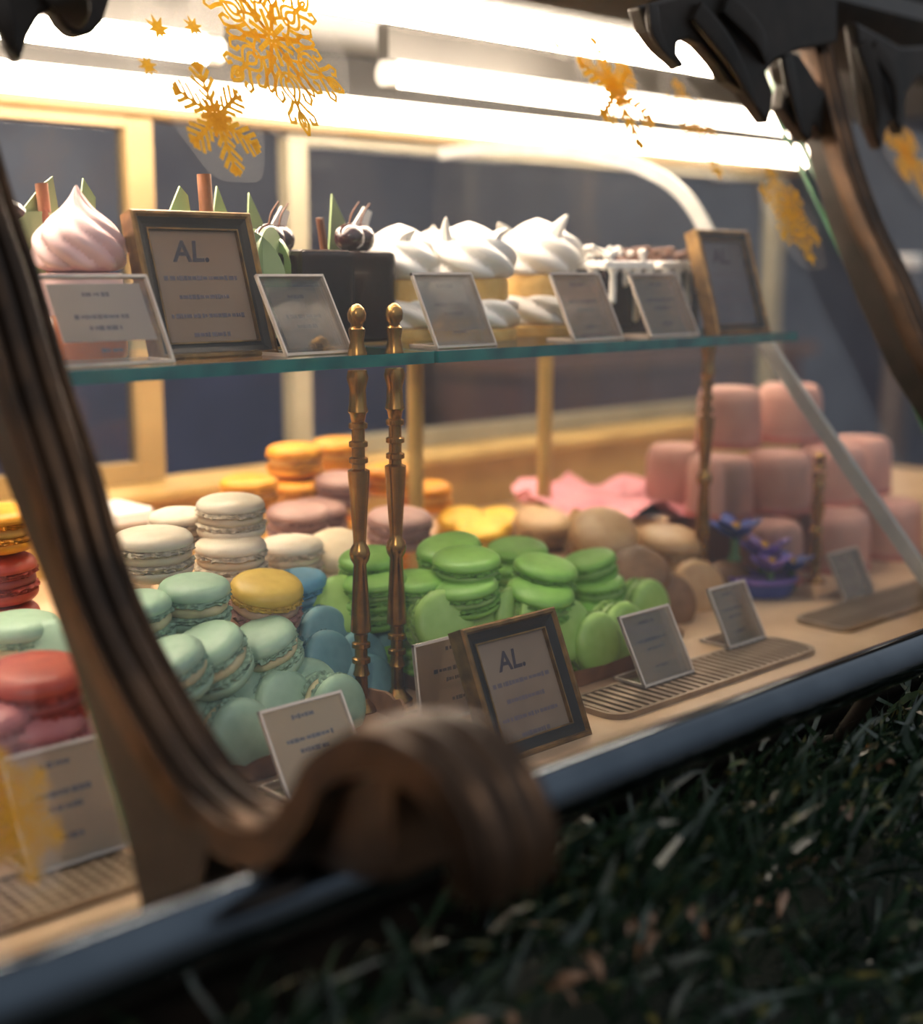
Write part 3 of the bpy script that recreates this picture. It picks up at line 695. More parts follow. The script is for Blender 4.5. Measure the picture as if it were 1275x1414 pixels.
def framed(loc, w, h, tilt, label, yaw=0, bar=.0105, card=card_tan, lines=True, outer=frame_gold):
    t = thing('framed_sign', loc, label, 'framed sign', 'gilt framed signs', (-tilt, 0, yaw))
    d = .014
    # mitred moulding: outer gilt ridge + dark inner slope
    def ring(pr, name, m):
        mb = MB(); n = len(pr); v = []; f = []
        for sx, sz in ((-1, 0), (1, 0), (1, 1), (-1, 1)):
            for off, y in pr:
                v.append((sx * (w / 2 - off), y, (off if sz == 0 else h - off)))
        for k in range(4):
            k2 = (k + 1) % 4
            for i in range(n):
                j = (i + 1) % n
                f.append((k * n + i, k2 * n + i, k2 * n + j, k * n + j))
        mb.add(v, f).build(name, m, t, False)
    ring([(0, d), (0, .0015), (.0012, 0), (.003, 0), (.0042, .0018), (.0042, d)], 'gilt_moulding', outer)
    ring([(.0042, d), (.0042, .002), (bar - .0025, .004), (bar, .0045), (bar, d)], 'dark_moulding', frame_dark)
    ring([(bar, .0045), (bar, .0035), (bar + .001, .0035), (bar + .001, .0075), (bar, .0075)], 'gilt_inner_line', outer)
    bx('card', (-w / 2 + bar - .001, .0065, bar - .001), (w / 2 - bar + .001, .0095, h - bar + .001), card, t)
    bx('backing', (-w / 2 + .004, .0096, .004), (w / 2 - .004, .0125, h - .004), frame_dark, t)
    bx('easel_leg', (-.010, .016, .004), (.010, .0175, h * .7), frame_dark, t).rotation_euler = (math.radians(6), 0, 0)
    o = link('lettering', AL, t); o.location = (-.004, .0062, h - bar - .021); o.rotation_euler = (PI / 2, 0, 0)
    o.scale = (h / .09,) * 3
    if lines: words([.8, .55, .8, .4], w - 2 * bar, h - bar - .030 * h / .09, .0115 * h / .09, .0032, .0062, 5).build('printed_lines', ink_soft, t, False, fix=False)
    return t
framed((.468, .720, ZS), .088, .096, math.radians(18), 'large gilt framed sign on the shelf before the green chocolate cake')
framed((.596, .556, ZD), .086, .088, math.radians(24), 'gilt framed sign standing on the deck before the green macarons', 0, .011, card_dark)
framed((.998, .700, ZS), .078, .094, math.radians(17), 'dark card in gilt frame at the far end of the shelf', 0, .008, mat('slate_card', '6E6A70', .6, 0, '5E5A62', 20))

def acrylic(loc, w, h, tilt, label, yaw=0, card=card_m, frac=(.16, .94), seed=1, cover=(.04, .97), group='acrylic price signs', depth=.03):
    t = thing('price_sign', loc, label, 'price sign', group, (0, 0, yaw))
    p = thing('sign_panel', (0, 0, .001), None, None, None, (-tilt, 0, 0)); p.parent = t
    pane_ = MB().box((-w / 2, 0, 0), (w / 2, .0022, h)).build('clear_sheet', acry, p, False)
    e = MB()
    for a, b in (((-w / 2, -.0002, 0), (-w / 2 + .0014, .0024, h)), ((w / 2 - .0014, -.0002, 0), (w / 2, .0024, h)), ((-w / 2, -.0002, h - .0016), (w / 2, .0024, h + .0002)), ((-w / 2, -.0002, -.0004), (w / 2, .0024, .0014))): e.box(a, b)
    e.build('bright_edge', acr_edge, p, False)
    x0, x1 = -w / 2 + w * cover[0], -w / 2 + w * cover[1]
    bx('card', (x0, .0024, h * frac[0]), (x1, .0030, h * frac[1]), card, p)
    words([.3, .001, .6, .35, .001, .25], (x1 - x0), h * frac[1] - h * .12, h * .125, h * .055, .00235, seed).build('printed_lines', ink_soft, p, False, fix=False)
    b = MB().box((-w / 2, .0, 0), (w / 2, depth, .002)); b.build('base_sheet', acry, t, False)
    e = MB()
    for a, c in (((-w / 2, 0, 0), (-w / 2 + .0012, depth, .0022)), ((w / 2 - .0012, 0, 0), (w / 2, depth, .0022)), ((-w / 2, depth - .0012, 0), (w / 2, depth, .0022))): e.box(a, c)
    e.build('base_edge', acr_edge, t, False)
    return t
R = math.radians
acrylic((.382, .694, ZS), .072, .058, R(30), 'clear price sign with grey card before the pink cream cake', 0, card_grey, (.28, .92), 3, (.1, .92))
acrylic((.528, .698, ZS), .057, .058, R(30), 'scratched clear price sign before the dark chocolate cake', R(4), card_m, (.10, .86), 4, (.12, .97))
acrylic((.655, .694, ZS), .058, .058, R(28), 'clear price sign with grey card before the first meringue cake', 0, card_grey, (.24, .96), 5)
acrylic((.796, .694, ZS), .058, .058, R(28), 'clear price sign between the meringue cakes and the iced chocolate cake', 0, card_m, (.12, .96), 6)
acrylic((.895, .697, ZS), .064, .057, R(27), 'clear price sign beside the framed dark card', 0, card_m, (.05, .96), 7)
acrylic((.448, .590, ZD + .004), .060, .054, R(31), 'clear price sign on the deck before the mint macarons', 0, card_m, (.02, .97), 8, (.03, .99))
acrylic((.760, .588, ZD + .004), .058, .054, R(29), 'clear price sign on the slatted grille before the green macarons', 0, card_m, (.02, .97), 9, (.03, .99))
acrylic((.885, .607, ZD + .004), .050, .050, R(28), 'clear price sign on the grille before the brown cookies', 0, card_m, (.02, .97), 10, (.03, .99))
acrylic((1.10, .632, ZD), .052, .048, R(28), 'small dim price sign before the pink cakes', 0, card_grey, (.02, .97), 11, (.03, .99))
acrylic((.604, .640, ZD), .084, .056, R(8), 'wide tan price card behind the brass posts and framed sign', 0, card_tan, (.02, .98), 12, (.01, .99))
acrylic((.296, .600, ZD + .004), .056, .060, R(26), 'cream price sign before the red macarons beyond the rib', 0, card_m, (.02, .97), 13, (.03, .99))

# ------------------------------------------------------------------ cakes on the shelf
def swirl_mesh(name, m, prof, lobes=7, amp=.13, twist=2.2, n=84):
    H = prof[-1][1]
    def fr(a, r, z):
        return r * (1 + amp * (abs(math.sin(lobes / 2 * (a + twist * z / H))) - .6))
    pr = spline([(r, z) for r, z in prof], 5)
    return MB().lathe([(max(1e-4, p[0]), p[1]) for p in pr], n, fr).mesh(name, m)
pk = swirl_mesh('cream_swirl', pink_cream, [(.010, 0), (.024, .003), (.0275, .012), (.026, .022), (.019, .031), (.010, .039), (.0045, .046), (.0005, .053)], 9, .16, 2.6)
# pink cream cake
t = thing('cream_cake', (0.4021, 0.7750, 1.2496)[:2] + (ZS,), 'cake topped with a pale pink cream swirl behind the first price sign', 'cake')
MB().lathe([(.026, 0), (.027, .002), (.027, .024), (.025, .027), (.0001, .027)], 36).build('jelly_base', cake_orange, t)
MB().lathe([(.0255, .027), (.026, .036), (.025, .052), (.0001, .053)], 36).build('sponge_layer', pink_cream, t)
o = link('cream_swirl', pk, t); o.location.z = .052
MB().tube([(-.006, .026, .05), (-.008, .030, .107)], .004, 10).build('cinnamon_stick', cinnamon, t)
def leaf_shard(name, pts, m, par, th=.0015, y=0):
    return MB().prism(pts, lambda a, b, q: (a, y + q, b), 0, th).build(name, m, par, False)
# green disc standing behind it
def disc(par, c, r, th, m, yaw):
    o = MB().lathe([(r, 0), (r, th)], 40).build('chocolate_disc', m, par); o.location = c; o.rotation_euler = (PI / 2, 0, yaw); return o
disc(t, (-.012, .030, .056), .034, .003, green_choc, R(-20))
leaf_shard('leaf_shard', [(-.028, .07), (-.002, .064), (.006, .082), (.002, .112), (-.006, .106), (-.02, .09)], green_choc, t, .002, .034)
leaf_shard('leaf_shard', [(.016, .07), (.03, .07), (.032, .10), (.024, .112)], green_choc, t, .002, .036)
MB().tube(spline([(-.034, .02, .07), (-.040, .016, .083), (-.036, .016, .092), (-.028, .018, .088)], 5), .004, 8).build('chocolate_curl', choc, t)
# green chocolate cake behind the frame
t = thing('chocolate_disc_cake', (0.5164, 0.8000, 1.2377)[:2] + (ZS,), 'round cake walled with green chocolate discs behind the framed sign', 'cake')
MB().lathe([(.030, 0), (.031, .003), (.031, .045), (.0001, .047)], 36).build('sponge_layer', sponge, t)
for a in (-1.9, -.9, .1, 1.1, 2.3, 3.3):
    disc(t, (.037 * math.cos(a), .037 * math.sin(a), .045), .038, .003, green_choc, a + PI / 2)
MB().tube([(-.004, 0, .045), (-.006, .002, .118)], .0048, 10).build('cinnamon_stick', cinnamon, t)
swl = swirl_mesh('cream_top', white_cream, [(.008, 0), (.022, .002), (.024, .010), (.018, .020), (.008, .028), (.0005, .034)], 8, .14, 2.0)
o = link('cream_top', swl, t); o.location.z = .047
leaf_shard('leaf_shard', [(-.035, .08), (-.01, .075), (-.014, .104), (-.02, .11)], green_choc, t, .002, .01)
leaf_shard('leaf_shard', [(.01, .08), (.03, .08), (.016, .112)], green_choc, t, .002, .02)
# dark glazed cubes with cherries
def choc_cube(x, y, yaw, s, h, label, cherry=True, shard=True):
    t = thing('chocolate_cake', (x, y, ZS), label, 'cake', 'glazed chocolate cakes', (0, 0, yaw))
    bx('glazed_cube', (-s / 2, -s / 2, 0), (s / 2, s / 2, h), choc, t, .004)
    bx('gilt_board', (-s / 2 - .003, -s / 2 - .003, 0), (s / 2 + .003, s / 2 + .003, .0015), wood_gold, t)
    if cherry:
        for cx_, cy_ in ((-.009, -.006), (.012, .006)):
            c = MB().ball((0, 0, 0), .0115, 18, 12, (1, 1, .93)).build('cherry', cherry_m, t); c.location = (cx_, cy_, h + .0095)
            MB().tube(spline([(0, 0, .009), (.003, 0, .018), (.010, 0, .026)], 5), .0008, 6).build('stem', choc_m, c)
        MB().tube([(-.018, .012, h), (-.022, .012, h + .024)], .003, 8).build('chocolate_stick', choc_m, t)
    if shard:
        leaf_shard('green_shard', [(-.012, h), (.012, h), (.004, h + .022), (-.008, h + .042)], green_choc, t, .0015, .014)
        leaf_shard('white_shard', [(.0, h), (.022, h), (.034, h + .030), (.026, h + .034)], white_cream, t, .0015, .017)
choc_cube((0.5641, 0.8000, 1.2116)[0], .80, R(8), .046, .066, 'dark glazed chocolate cake with cherries behind the green disc cake')
choc_cube((0.5793, 0.7750, 1.2272)[0], .775, R(-4), .044, .068, 'dark glazed cube cake behind the scratched price sign', False, False)
choc_cube((0.6372, 0.8000, 1.2259)[0], .80, R(2), .046, .068, 'dark glazed cube cake with cherries beside the brass finials', True, True)
# meringue cakes
mer_top = swirl_mesh('cream_swirl', white_cream, [(.014, 0), (.034, .003), (.0395, .014), (.037, .025), (.031, .033), (.021, .040), (.011, .046), (.0008, .050)], 6, .22, 2.2)
mer_low = swirl_mesh('cream_ring', white_cream, [(.030, 0), (.040, .003), (.0425, .013), (.039, .023), (.026, .027)], 7, .20, 1.3)
def meringue(x, y, yaw, k, label):
    t = thing('meringue_cake', (x, y, ZS), label, 'cake', 'meringue cakes on the shelf', (0, 0, yaw)); t.scale = (k, k, k)
    MB().lathe([(.041, 0), (.042, .002), (.042, .008), (.04, .010)], 40).build('sponge_base', sponge, t)
    o = link('cream_ring', mer_low, t); o.location.z = .009
    MB().lathe([(.0335, .030), (.0345, .034), (.0345, .048), (.033, .052)], 40).build('sponge_layer', sponge, t)
    o = link('cream_swirl', mer_top, t); o.location.z = .050; o.rotation_euler = (0, 0, 1)
    for a, hh in ((.4, .008), (2.4, .014), (4.2, .006)):
        q = MB().sweep(spline([(.024 * math.cos(a), .024 * math.sin(a), .078), (.028 * math.cos(a), .028 * math.sin(a), .088), (.036 * math.cos(a + .2), .036 * math.sin(a + .2), .088 + hh)], 4), [(.008 * math.cos(i), .006 * math.sin(i)) for i in (0, 1.05, 2.1, 3.14, 4.2, 5.2)], scale=[1, 1, .95, .9, .8, .7, .5, .3, .12])
        q.build('cream_peak', white_cream, t)
meringue((0.6994, 0.8200, 1.2359)[0], .82, 0, .90, 'white meringue cake right beside the chocolate cubes')
meringue((0.7414, 0.7850, 1.2358)[0], .785, .8, .92, 'tall white meringue cake in the middle behind a price sign')
meringue((0.8352, 0.8000, 1.2348)[0], .80, 2.1, .97, 'white meringue cake nearest the iced chocolate cake')
meringue((0.8116, 0.8950, 1.2341)[0], .905, 1.4, .90, 'white meringue cake in the rear row of the shelf')
# iced dark cake with crumbs
def iced(x, y, yaw, label, crumbs):
    t = thing('iced_cake', (x, y, ZS), label, 'cake', 'iced dark cakes', (0, 0, yaw))
    s = .062; h = .058
    bx('dark_sponge', (-s / 2, -s / 2, 0), (s / 2, s / 2, h), choc, t, .005)
    bx('white_icing', (-s / 2 - .001, -s / 2 - .001, h - .004), (s / 2 + .001, s / 2 + .001, h + .004), white_cream, t, .003)
    for sx, ln in ((-.024, .03), (-.008, .016), (.006, .045), (.022, .022)):
        MB().lathe([(.0006, -ln), (.003, -ln + .002), (.0033, -ln * .6), (.0028, -.006), (.006, 0)], 10).build('icing_drip', white_cream, t).location = (sx, -s / 2 - .0012, h - .002)
    for sy, ln in ((-.018, .03), (.006, .02)):
        MB().lathe([(.0006, -ln), (.003, -ln + .002), (.0033, -ln * .6), (.0028, -.006), (.006, 0)], 10).build('icing_drip', white_cream, t).location = (-s / 2 - .0012, sy, h - .002)
    m = MB(); rnd = random.Random(4)
    for i in range(70 if crumbs else 22):
        m.ball((rnd.uniform(-.03, .03), rnd.uniform(-.03, .03), h + .006 + rnd.uniform(0, .008)), rnd.uniform(.003, .006), 6, 4, (1, .8, .7))
    o = m.build('crumb_topping', crumb_m if crumbs else white_cream, t); o['kind'] = 'stuff'
iced((0.8794, 0.7600, 1.2165)[0], .765, R(0), 'dark cake with white icing running down behind the price signs', False)
iced((0.9820, 0.7900, 1.2139)[0], .79, R(0), 'dark cake heaped with chocolate crumbs behind the framed dark card', True)

# ------------------------------------------------------------------ pink cakes, paper, flowers on the deck
pk_me = MB().lathe([(.028, 0), (.032, .002), (.0335, .010), (.0325, .045), (.030, .056), (.025, .060), (.012, .0612), (.0001, .0615)], 36).mesh('body', pink_cake)
pk_rim = MB().lathe([(.0342, .0), (.0348, .003), (.0342, .006), (.033, .006)], 36).mesh('paper_rim', mat('pink_rim', 'C87E72', .6, 0, 'B86C64', 30), False)
G = 'pink marshmallow cakes stacked beyond the shelf end'
for x, y, z, lab, k in ((1.10, .735, ZD, 'pink cake on the deck next to the purple flowers', 1), (1.20, .725, ZD, 'pink cake on the deck behind the dim price sign', 1.12), (1.165, .80, ZD, 'pink cake in the second row at deck level', 1), (1.10, .82, ZD, 'pink cake supporting the slanting one', 1), (1.245, .80, ZD, 'pink cake at deck level in the second row, farther along', 1.05), (1.17, .875, ZD, 'pink cake in the rear row at deck level', 1), (1.30, .72, ZD, 'pink cake on the deck farthest along the front', 1.1),
                     (1.085, .785, ZD + .061, 'pink cake of the middle tier beside the pink paper', 1), (1.155, .765, ZD + .061, 'pink cake in the middle tier next to the brass post', 1.05), (1.235, .755, ZD + .061, 'pink cake in the middle tier behind the post', 1.08), (1.12, .865, ZD + .061, 'slightly turned pink cake in the middle tier rear', 1), (1.32, .77, ZD + .061, 'pink cake of the middle tier farthest along', 1.05),
                     (1.145, .82, ZD + .123, 'topmost pink cake next to the dark post', 1), (1.225, .80, ZD + .123, 'topmost pink cake farther from the shelf', 1.03)):
    t = thing('pink_cake', (x, y, z), lab, 'cake', G); t.scale = (k, k, 1)
    link('body', pk_me, t); link('paper_rim', pk_rim, t)
# crinkled pink paper on a low stand
t = thing('pink_paper', (1.0784, 0.9000, 1.0131)[:2] + (ZD,), 'crinkled pink paper spread on a low stand behind the cookies', 'paper')
n = 60
def pap(a, r, z): return (r * (1 + .09 * math.sin(7 * a) + .05 * math.sin(17 * a)), z + (.006 * math.sin(11 * a) + .004 * math.sin(5 * a)) * (r / .1))
MB().lathe([(.0001, .066), (.04, .067), (.08, .064), (.115, .070)], n, pap, cap=False).build('sheet', pink_paper, t)
MB().lathe([(.07, 0), (.07, .003), (.03, .006), (.02, .02), (.03, .052), (.075, .057), (.075, .060)], 36).build('stand', white_cream, t)
def flower(p, m, label, s=1):
    t = thing('flower', p, label, 'flower', 'purple and blue flowers before the pink cakes'); t.scale = (s, s, s)
    for i in range(6):
        a = i * PI / 3
        q = MB().ball((0, 0, 0), 1, 10, 6, (.013, .008, .0025)).build('petal', m, t); q.location = (.012 * math.cos(a), .012 * math.sin(a), .002 + .004 * (i % 2)); q.rotation_euler = (0, R(-35), a)
    MB().ball((0, 0, .004), .005, 10, 6).build('centre', gold, t)
    MB().lathe([(.007, -.024), (.0045, -.02), (.003, 0)], 10).build('stem', mat('stem_green', '5A7A4A', .6), t)
flower((1.036, .73, ZD + .058), blue_m, 'deep blue flower beside the brass post', 1.1); flower((1.062, .715, ZD + .038), purple_m, 'purple flower nearest the pink cake', 1.1); flower((1.045, .695, ZD + .030), purple_m, 'low purple flower over the deck', .9); flower((1.072, .69, ZD + .026), blue_m, 'small blue flower at the front of the posy', .9)
t = thing('posy_vase', (1.05, .71, ZD), 'low dark blue dish holding the purple and blue flowers', 'dish')
MB().lathe([(.02, 0), (.03, .002), (.034, .016), (.031, .016), (.026, .006), (.0001, .005)], 28).build('bowl', blue_m, t)
MB().lathe([(.034, .015), (.0355, .017), (.034, .019), (.031, .017)], 28).build('rim', purple_m, t)
# pale box at the back
t = thing('pale_box', (0.6001, 1.1200, 1.0193)[:2] + (ZD,), 'small cream box at the back near the door frame', 'box')
bx('body', (-.025, -.03, 0), (.025, .03, .075), wood_pale, t, .003); bx('lid', (-.027, -.032, .070), (.027, .032, .085), white_cream, t, .003)

# ------------------------------------------------------------------ gold stickers on the glass
def ribbon(m, pts, w, taper=False):
    pts = [Vector((p[0], p[1], 0)) for p in pts]; v = []; n = len(pts)
    for i, p in enumerate(pts):
        d = (pts[min(i + 1, n - 1)] - pts[max(i - 1, 0)]).normalized(); nn = Vector((-d.y, d.x, 0))
        k = w / 2 * (max(.15, math.sin(PI * (i + .5) / n)) if taper else 1)
        v += [p + nn * k, p - nn * k]
    m.add([(q.x, q.y, 0) for q in v], [(2 * i, 2 * i + 1, 2 * i + 3, 2 * i + 2) for i in range(n - 1)])
def rot6(fn, m, n=6, off=0):
    for k in range(n):
        a = 2 * PI * k / n + off; ca, sa = math.cos(a), math.sin(a)
        R2 = lambda p: (p[0] * ca - p[1] * sa, p[0] * sa + p[1] * ca)
        fn(lambda pts, w, taper=False: ribbon(m, [R2(p) for p in pts], w, taper))
def sticker(p, r, style, label, off=0, film_on=True):
    x, y, z = p
    e = .01; tx = Vector((1, 0, 0)); tz = Vector((0, glass_y(z + e) - glass_y(z - e), 2 * e)).normalized(); nn = tx.cross(tz)
    M = Matrix(((tx.x, tz.x, nn.x, x), (tx.y, tz.y, nn.y, glass_y(z)), (tx.z, tz.z, nn.z, z), (0, 0, 0, 1)))
    t = thing('snowflake_sticker' if style != 'star' else 'star_sticker', (0, 0, 0), label, 'sticker', 'gold stickers on the glass')
    t.matrix_world = M @ Matrix.Translation((0, 0, .0016)) @ Matrix.Diagonal((.76 if style != 'star' else .9, 1.12, 1, 1))
    m = MB()
    if style == 'star':
        n = 8; pts = []
        for i in range(2 * n):
            a = PI * i / n + .2; q = r if i % 2 == 0 else r * .45
            pts.append((q * math.cos(a), q * math.sin(a)))
        m.add([(a, b, 0) for a, b in pts], [tuple(range(2 * n))])
    elif style == 'flake':
        def arm(rb):
            w = r * .055
            rb([(0, 0), (r * .98, 0)], w * 1.5)
            for q, ln in ((.30, .26), (.46, .34), (.64, .30), (.80, .18)):
                for s in (-1, 1):
                    rb([(r * q, 0), (r * (q + ln * .45), s * r * ln * .5), (r * (q + ln * .75), s * r * ln * .78)], w * 1.5)
            for s in (-1, 1):
                rb([(r * .84, 0), (r * .92, s * r * .075), (r * 1.0, s * r * .04)], w * 1.6, True)
                rb([(r * .12, s * r * .02), (r * .30, s * r * .17), (r * .34, s * r * .19)], w * 1.5)
        rot6(arm, m, 6, off)
        def mid(rb):
            rb([(r * .05, 0), (r * .34, r * .04)], r * .05); rb([(r * .2, -r * .06), (r * .2, r * .06)], r * .04)
        rot6(mid, m, 12, off + .2)
    else:
        def loop(rb, c0, c1, wd, w):
            n = 12
            for s in (-1, 1):
                rb([(c0 + (c1 - c0) * i / n, s * wd * math.sin(PI * (i / n) ** .8) ) for i in range(n + 1)], w)
        def arm(rb):
            w = r * .034
            loop(rb, r * .06, r * .46, r * .10, w); loop(rb, r * .36, r * .70, r * .13, w); loop(rb, r * .42, r * .62, r * .055, w)
            rb([(r * .60, 0), (r * .80, 0)], w * 1.4)
            loop(rb, r * .76, r * 1.0, r * .06, w * 1.2); loop(rb, r * .80, r * .92, r * .02, w)
            for s in (-1, 1):
                # side scrolls
                sc = [(.34, .06), (.42, .16), (.52, .24), (.62, .27), (.68, .22), (.64, .16), (.56, .16)]
                rb([(r * a, s * r * b) for a, b in sc], w * 1.3)
                sc = [(.66, .05), (.74, .12), (.80, .20), (.88, .20), (.88, .13), (.82, .11)]
                rb([(r * a, s * r * b) for a, b in sc], w * 1.3)
                sc = [(.20, .05), (.28, .15), (.36, .20), (.42, .18)]
                rb([(r * a, s * r * b) for a, b in sc], w * 1.5)
            rb([(r * .02, 0), (r * .3, 0)], w * 1.6)
        rot6(arm, m, 6, off)
        def petal(rb):
            n = 8
            for s in (-1, 1): rb([(r * (.40 + .28 * i / n), s * r * .06 * math.sin(PI * i / n)) for i in range(n + 1)], r * .035)
            rb([(r * .1, 0), (r * .3, 0)], r * .05)
        rot6(petal, m, 6, off + PI / 6)
    m.build('gold_design', gold, t, False, fix=False)
    if film_on:
        n = 48; k = 1.12 if style != 'star' else 1.9
        pts = [(r * k * math.cos(2 * PI * i / n) * (1 + .04 * math.cos(12 * PI * i / n)), r * k * math.sin(2 * PI * i / n) * (1 + .04 * math.cos(12 * PI * i / n))) for i in range(n)]
        MB().add([(a, b, -.0008) for a, b in pts], [tuple(range(n))]).build('clear_film', film, t, False, fix=False)
        m = MB(); ribbon(m, pts + pts[:1], .0006); o = m.build('film_edge', acry, t, False, fix=False)
D90 = -PI / 2
sticker((0.4654, 0.7167, 1.3407), .037, 'flake', 'gold foil snowflake sticker with frosted arms above the framed sign', D90)
sticker((0.5319, 0.7514, 1.3989), .067, 'big', 'large ornate gold snowflake sticker with scrolled arms', D90)
sticker((0.4468, 0.7486, 1.3941), .010, 'star', 'thin gold star sticker highest above the framed sign')
sticker((0.4731, 0.7514, 1.3987), .0078, 'star', 'small gold star sticker close to the large snowflake')
sticker((0.4297, 0.7338, 1.3693), .0078, 'star', 'small gold star sticker nearest the frosted snowflake')
sticker((0.8720, 0.7488, 1.3944), .050, 'flake', 'gold snowflake sticker before the tube lamps near the hooked leaf', D90)
sticker((0.8215, 0.7686, 1.4276), .007, 'star', 'small blurred gold star near the hooked leaf')
sticker((0.9633, 0.7348, 1.3710), .046, 'big', 'ornate gold snowflake sticker between two others near the far rib', D90, True)
sticker((1.0443, 0.6916, 1.2988), .046, 'big', 'ornate gold snowflake sticker above the far end of the shelf', D90)
sticker((1.3172, 0.7333, 1.3685), .050, 'flake', 'gold snowflake sticker on the pane past the far rib', D90)
sticker((0.2289, 0.5258, 1.0216), .028, 'big', 'amber gold snowflake sticker on the pane before the red macarons', D90)

# ------------------------------------------------------------------ things past the far rib
PL = (2.4023, 1.4200, 1.7317); GLP = (2.5653, 1.4200, 1.6025)
t = thing('pendant_lamp', PL, 'dusky pink pendant lamp shade past the far rib', 'lamp')
MB().lathe([(.048, -.04), (.034, .03), (.016, .055), (.012, .055), (.03, .03), (.045, -.04)], 28, cap=False).build('shade', mat('pink_shade', '9A5A58', .5, 0, '804846', 10), t)
MB().tube([(0, 0, .05), (0, 0, 2.6 - PL[2])], .003, 8).build('cord', bronze_dark, t)
t = thing('globe_lamp', GLP, 'round white glowing lamp past the far rib', 'lamp')
MB().ball((0, 0, 0), .022, 20, 12).build('globe', emit('globe_glow', 'FFF4E8', 6), t)
MB().tube([(0, 0, .02), (0, 0, 2.6 - GLP[2])], .003, 8).build('cord', bronze_dark, t)
t = thing('queue_post', (2.2390, 1.2400, 1.3071)[:2] + (0,), 'grey queue post with pale cap past the far rib', 'post')
MB().lathe([(.09, 0), (.09, .01), (.03, .02), (.025, .04), (.025, 1.26), (.0001, 1.26)], 24).build('pole', mat('post_grey', '6A6468', .4, .3), t)
MB().lathe([(.034, 1.255), (.036, 1.26), (.036, 1.275), (.03, 1.28), (.0001, 1.28)], 24).build('cap', white_cream, t)

# ------------------------------------------------------------------ evergreen hedge under the rail
leaf_g = bpy.data.materials.new('needle_green'); leaf_g.use_nodes = True
n_ = leaf_g.node_tree.nodes; l_ = leaf_g.node_tree.links; b_ = n_['Principled BSDF']
tc_ = n_.new('ShaderNodeTexCoord'); nz_ = n_.new('ShaderNodeTexNoise'); nz_.inputs['Scale'].default_value = 60
rp_ = n_.new('ShaderNodeValToRGB')
rp_.color_ramp.elements[0].position = .3; rp_.color_ramp.elements[0].color = lin('101E18')
rp_.color_ramp.elements[1].position = .62; rp_.color_ramp.elements[1].color = lin('1E3020')
e_ = rp_.color_ramp.elements.new(.74); e_.color = lin('6A6438')
l_.new(tc_.outputs['Object'], nz_.inputs['Vector']); l_.new(nz_.outputs['Fac'], rp_.inputs[0]); l_.new(rp_.outputs[0], b_.inputs['Base Color'])
b_.inputs['Roughness'].default_value = .28
rnd = random.Random(21)
def hedge_z(x, y):
    k = max(0, min(1, (x - .42) / .35)); k = k * k * (3 - 2 * k)
    return .958 + .020 * k - 1.2 * max(0, .39 - y) ** 1.25 + .010 * math.sin(x * 31 + y * 17) + .012 * math.sin(x * 13 - y * 41)
m = MB()
for i in range(11000):
    x = rnd.uniform(-.05, 1.75); y = rnd.uniform(.08, .43)
    if x < .2 and y < .3: continue
    z = hedge_z(x, y) - abs(rnd.gauss(0, .022))
    ln = rnd.uniform(.022, .056); w = rnd.uniform(.0011, .0026)
    d = Vector((rnd.gauss(0, .55), rnd.gauss(-.35, .5), rnd.uniform(.35, 1.1))).normalized()
    s = d.cross(Vector((rnd.gauss(0, 1), rnd.gauss(0, 1), rnd.gauss(0, 1)))).normalized() * w
    g = Vector((rnd.gauss(0, .25), rnd.gauss(-.15, .25), -rnd.uniform(.0, .5)))
    p0 = Vector((x, y, z)); p1 = p0 + d * ln * .5; p2 = p0 + d * ln * .8 + g * ln * .2; p3 = p0 + d * ln + g * ln * .5
    zmax = 1.02
    if p3.z > zmax: continue
    if p3.y > .375 and p3.z > 1.003 - .012 * (p3.x < .75): continue
    k = len(m.v); m.v += [tuple(p0 - s * .6), tuple(p0 + s * .6), tuple(p1 + s), tuple(p1 - s), tuple(p2 + s * .7), tuple(p2 - s * .7), tuple(p3)]
    m.f += [(k, k + 1, k + 2, k + 3), (k + 3, k + 2, k + 4, k + 5), (k + 5, k + 4, k + 6)]
for i in range(2600):
    x = rnd.uniform(.42, 1.75); y = rnd.uniform(.34, .425)
    p0 = Vector((x, y, rnd.uniform(.935, .965))); ln = rnd.uniform(.02, .048); w = rnd.uniform(.0011, .0024)
    d = Vector((rnd.gauss(0, .45), rnd.gauss(-.25, .35), 1)).normalized(); s = d.cross(Vector((rnd.gauss(0, 1), rnd.gauss(0, 1), 0))).normalized() * w
    p1 = p0 + d * ln * .5; p3 = p0 + d * ln + Vector((rnd.gauss(0, .2), -.2, -.2)) * ln * .4
    if p3.z > .997 + max(0, .388 - p3.y) * .5: continue
    k = len(m.v); m.v += [tuple(p0 - s * .6), tuple(p0 + s * .6), tuple(p1 + s), tuple(p1 - s), tuple(p3)]
    m.f += [(k, k + 1, k + 2, k + 3), (k + 3, k + 2, k + 4)]
o = m.build('hedge_needles', leaf_g, None, False, fix=False); tag(o, 'dark evergreen garland needles massed below the steel rail', 'hedge', None, 'stuff')
m = MB(); nx, ny = 60, 16
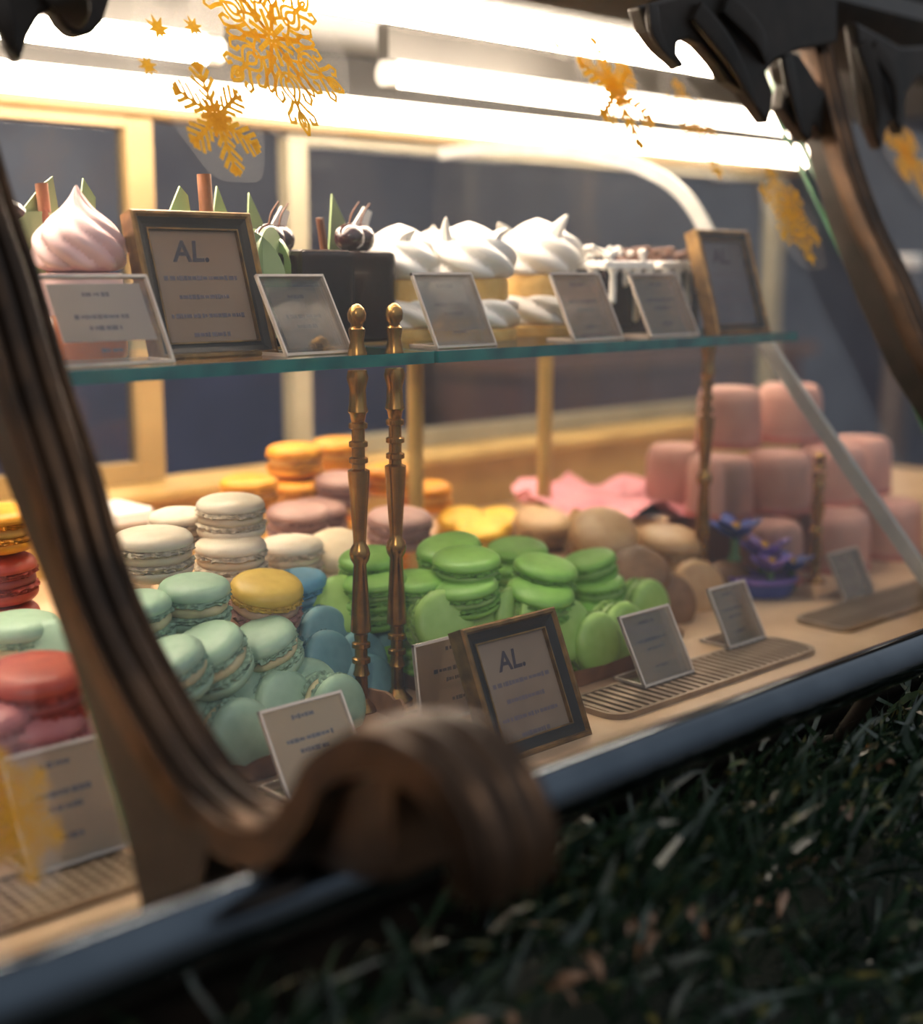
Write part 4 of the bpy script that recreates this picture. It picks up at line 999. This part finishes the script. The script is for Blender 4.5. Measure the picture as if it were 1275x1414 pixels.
for j in range(ny + 1):
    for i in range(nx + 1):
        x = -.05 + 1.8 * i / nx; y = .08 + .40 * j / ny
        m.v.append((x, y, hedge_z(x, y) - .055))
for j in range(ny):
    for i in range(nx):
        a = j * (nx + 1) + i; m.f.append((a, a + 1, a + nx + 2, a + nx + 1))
o = m.build('hedge_core', mat('hedge_shadow', '0E1610', .9, 0, '121C12', 30), None); tag(o, 'dark core sheet of the garland below the rail, shade in its colour', 'hedge', None, 'stuff')  # near-black sheet stands in for the shade between the needles
dry = mat('dry_leaf', '846650', .4, 0, '6A4E3C', 60)
spots = [((0.4896, 0.4398, 0.9450), 'curled'), ((0.5044, 0.4378, 0.9450), ''), ((0.7005, 0.4688, 0.9500), ''), ((0.7264, 0.4670, 0.9500), ''), ((0.6194, 0.4921, 0.9500), ''), ((0.5948, 0.4046, 0.9300), ''), ((0.5900, 0.4336, 0.9350), ''), ((0.5227, 0.4810, 0.9550), ''), ((0.7693, 0.4423, 0.9500), ''), ((0.8206, 0.4449, 0.9500), ''), ((0.5632, 0.4567, 0.9400), ''), ((0.6745, 0.4138, 0.9300), ''), ((0.4329, 0.4309, 0.9300), ''), ((0.4283, 0.4572, 0.9450), '')]
lv = MB(); n = 7
for i in range(n + 1):
    u = i / n; w = .0055 * math.sin(PI * (.06 + .9 * u)); zz = .006 * math.sin(PI * u)
    lv.v += [(-.018 + .036 * u, -w, zz + .002), (-.018 + .036 * u, 0, zz), (-.018 + .036 * u, w, zz + .002)]
for i in range(n): lv.f += [(3 * i, 3 * i + 1, 3 * i + 4, 3 * i + 3), (3 * i + 1, 3 * i + 2, 3 * i + 5, 3 * i + 4)]
lv_me = lv.mesh('dry_leaf', dry, True, False)
for p, _ in spots:
    if p[1] > .37: p = (p[0] * .36 / p[1], .36, p[2])
    o = link('dry_leaf', lv_me); o.scale = (.62,) * 3; o.location = (p[0], p[1], hedge_z(p[0], p[1]) + .004); o.rotation_euler = (rnd.uniform(-.8, .8), rnd.uniform(-.8, .8), rnd.uniform(0, 6))
    tag(o, 'small dry tan leaf caught in the dark garland', 'leaf', 'dry leaves in the garland')
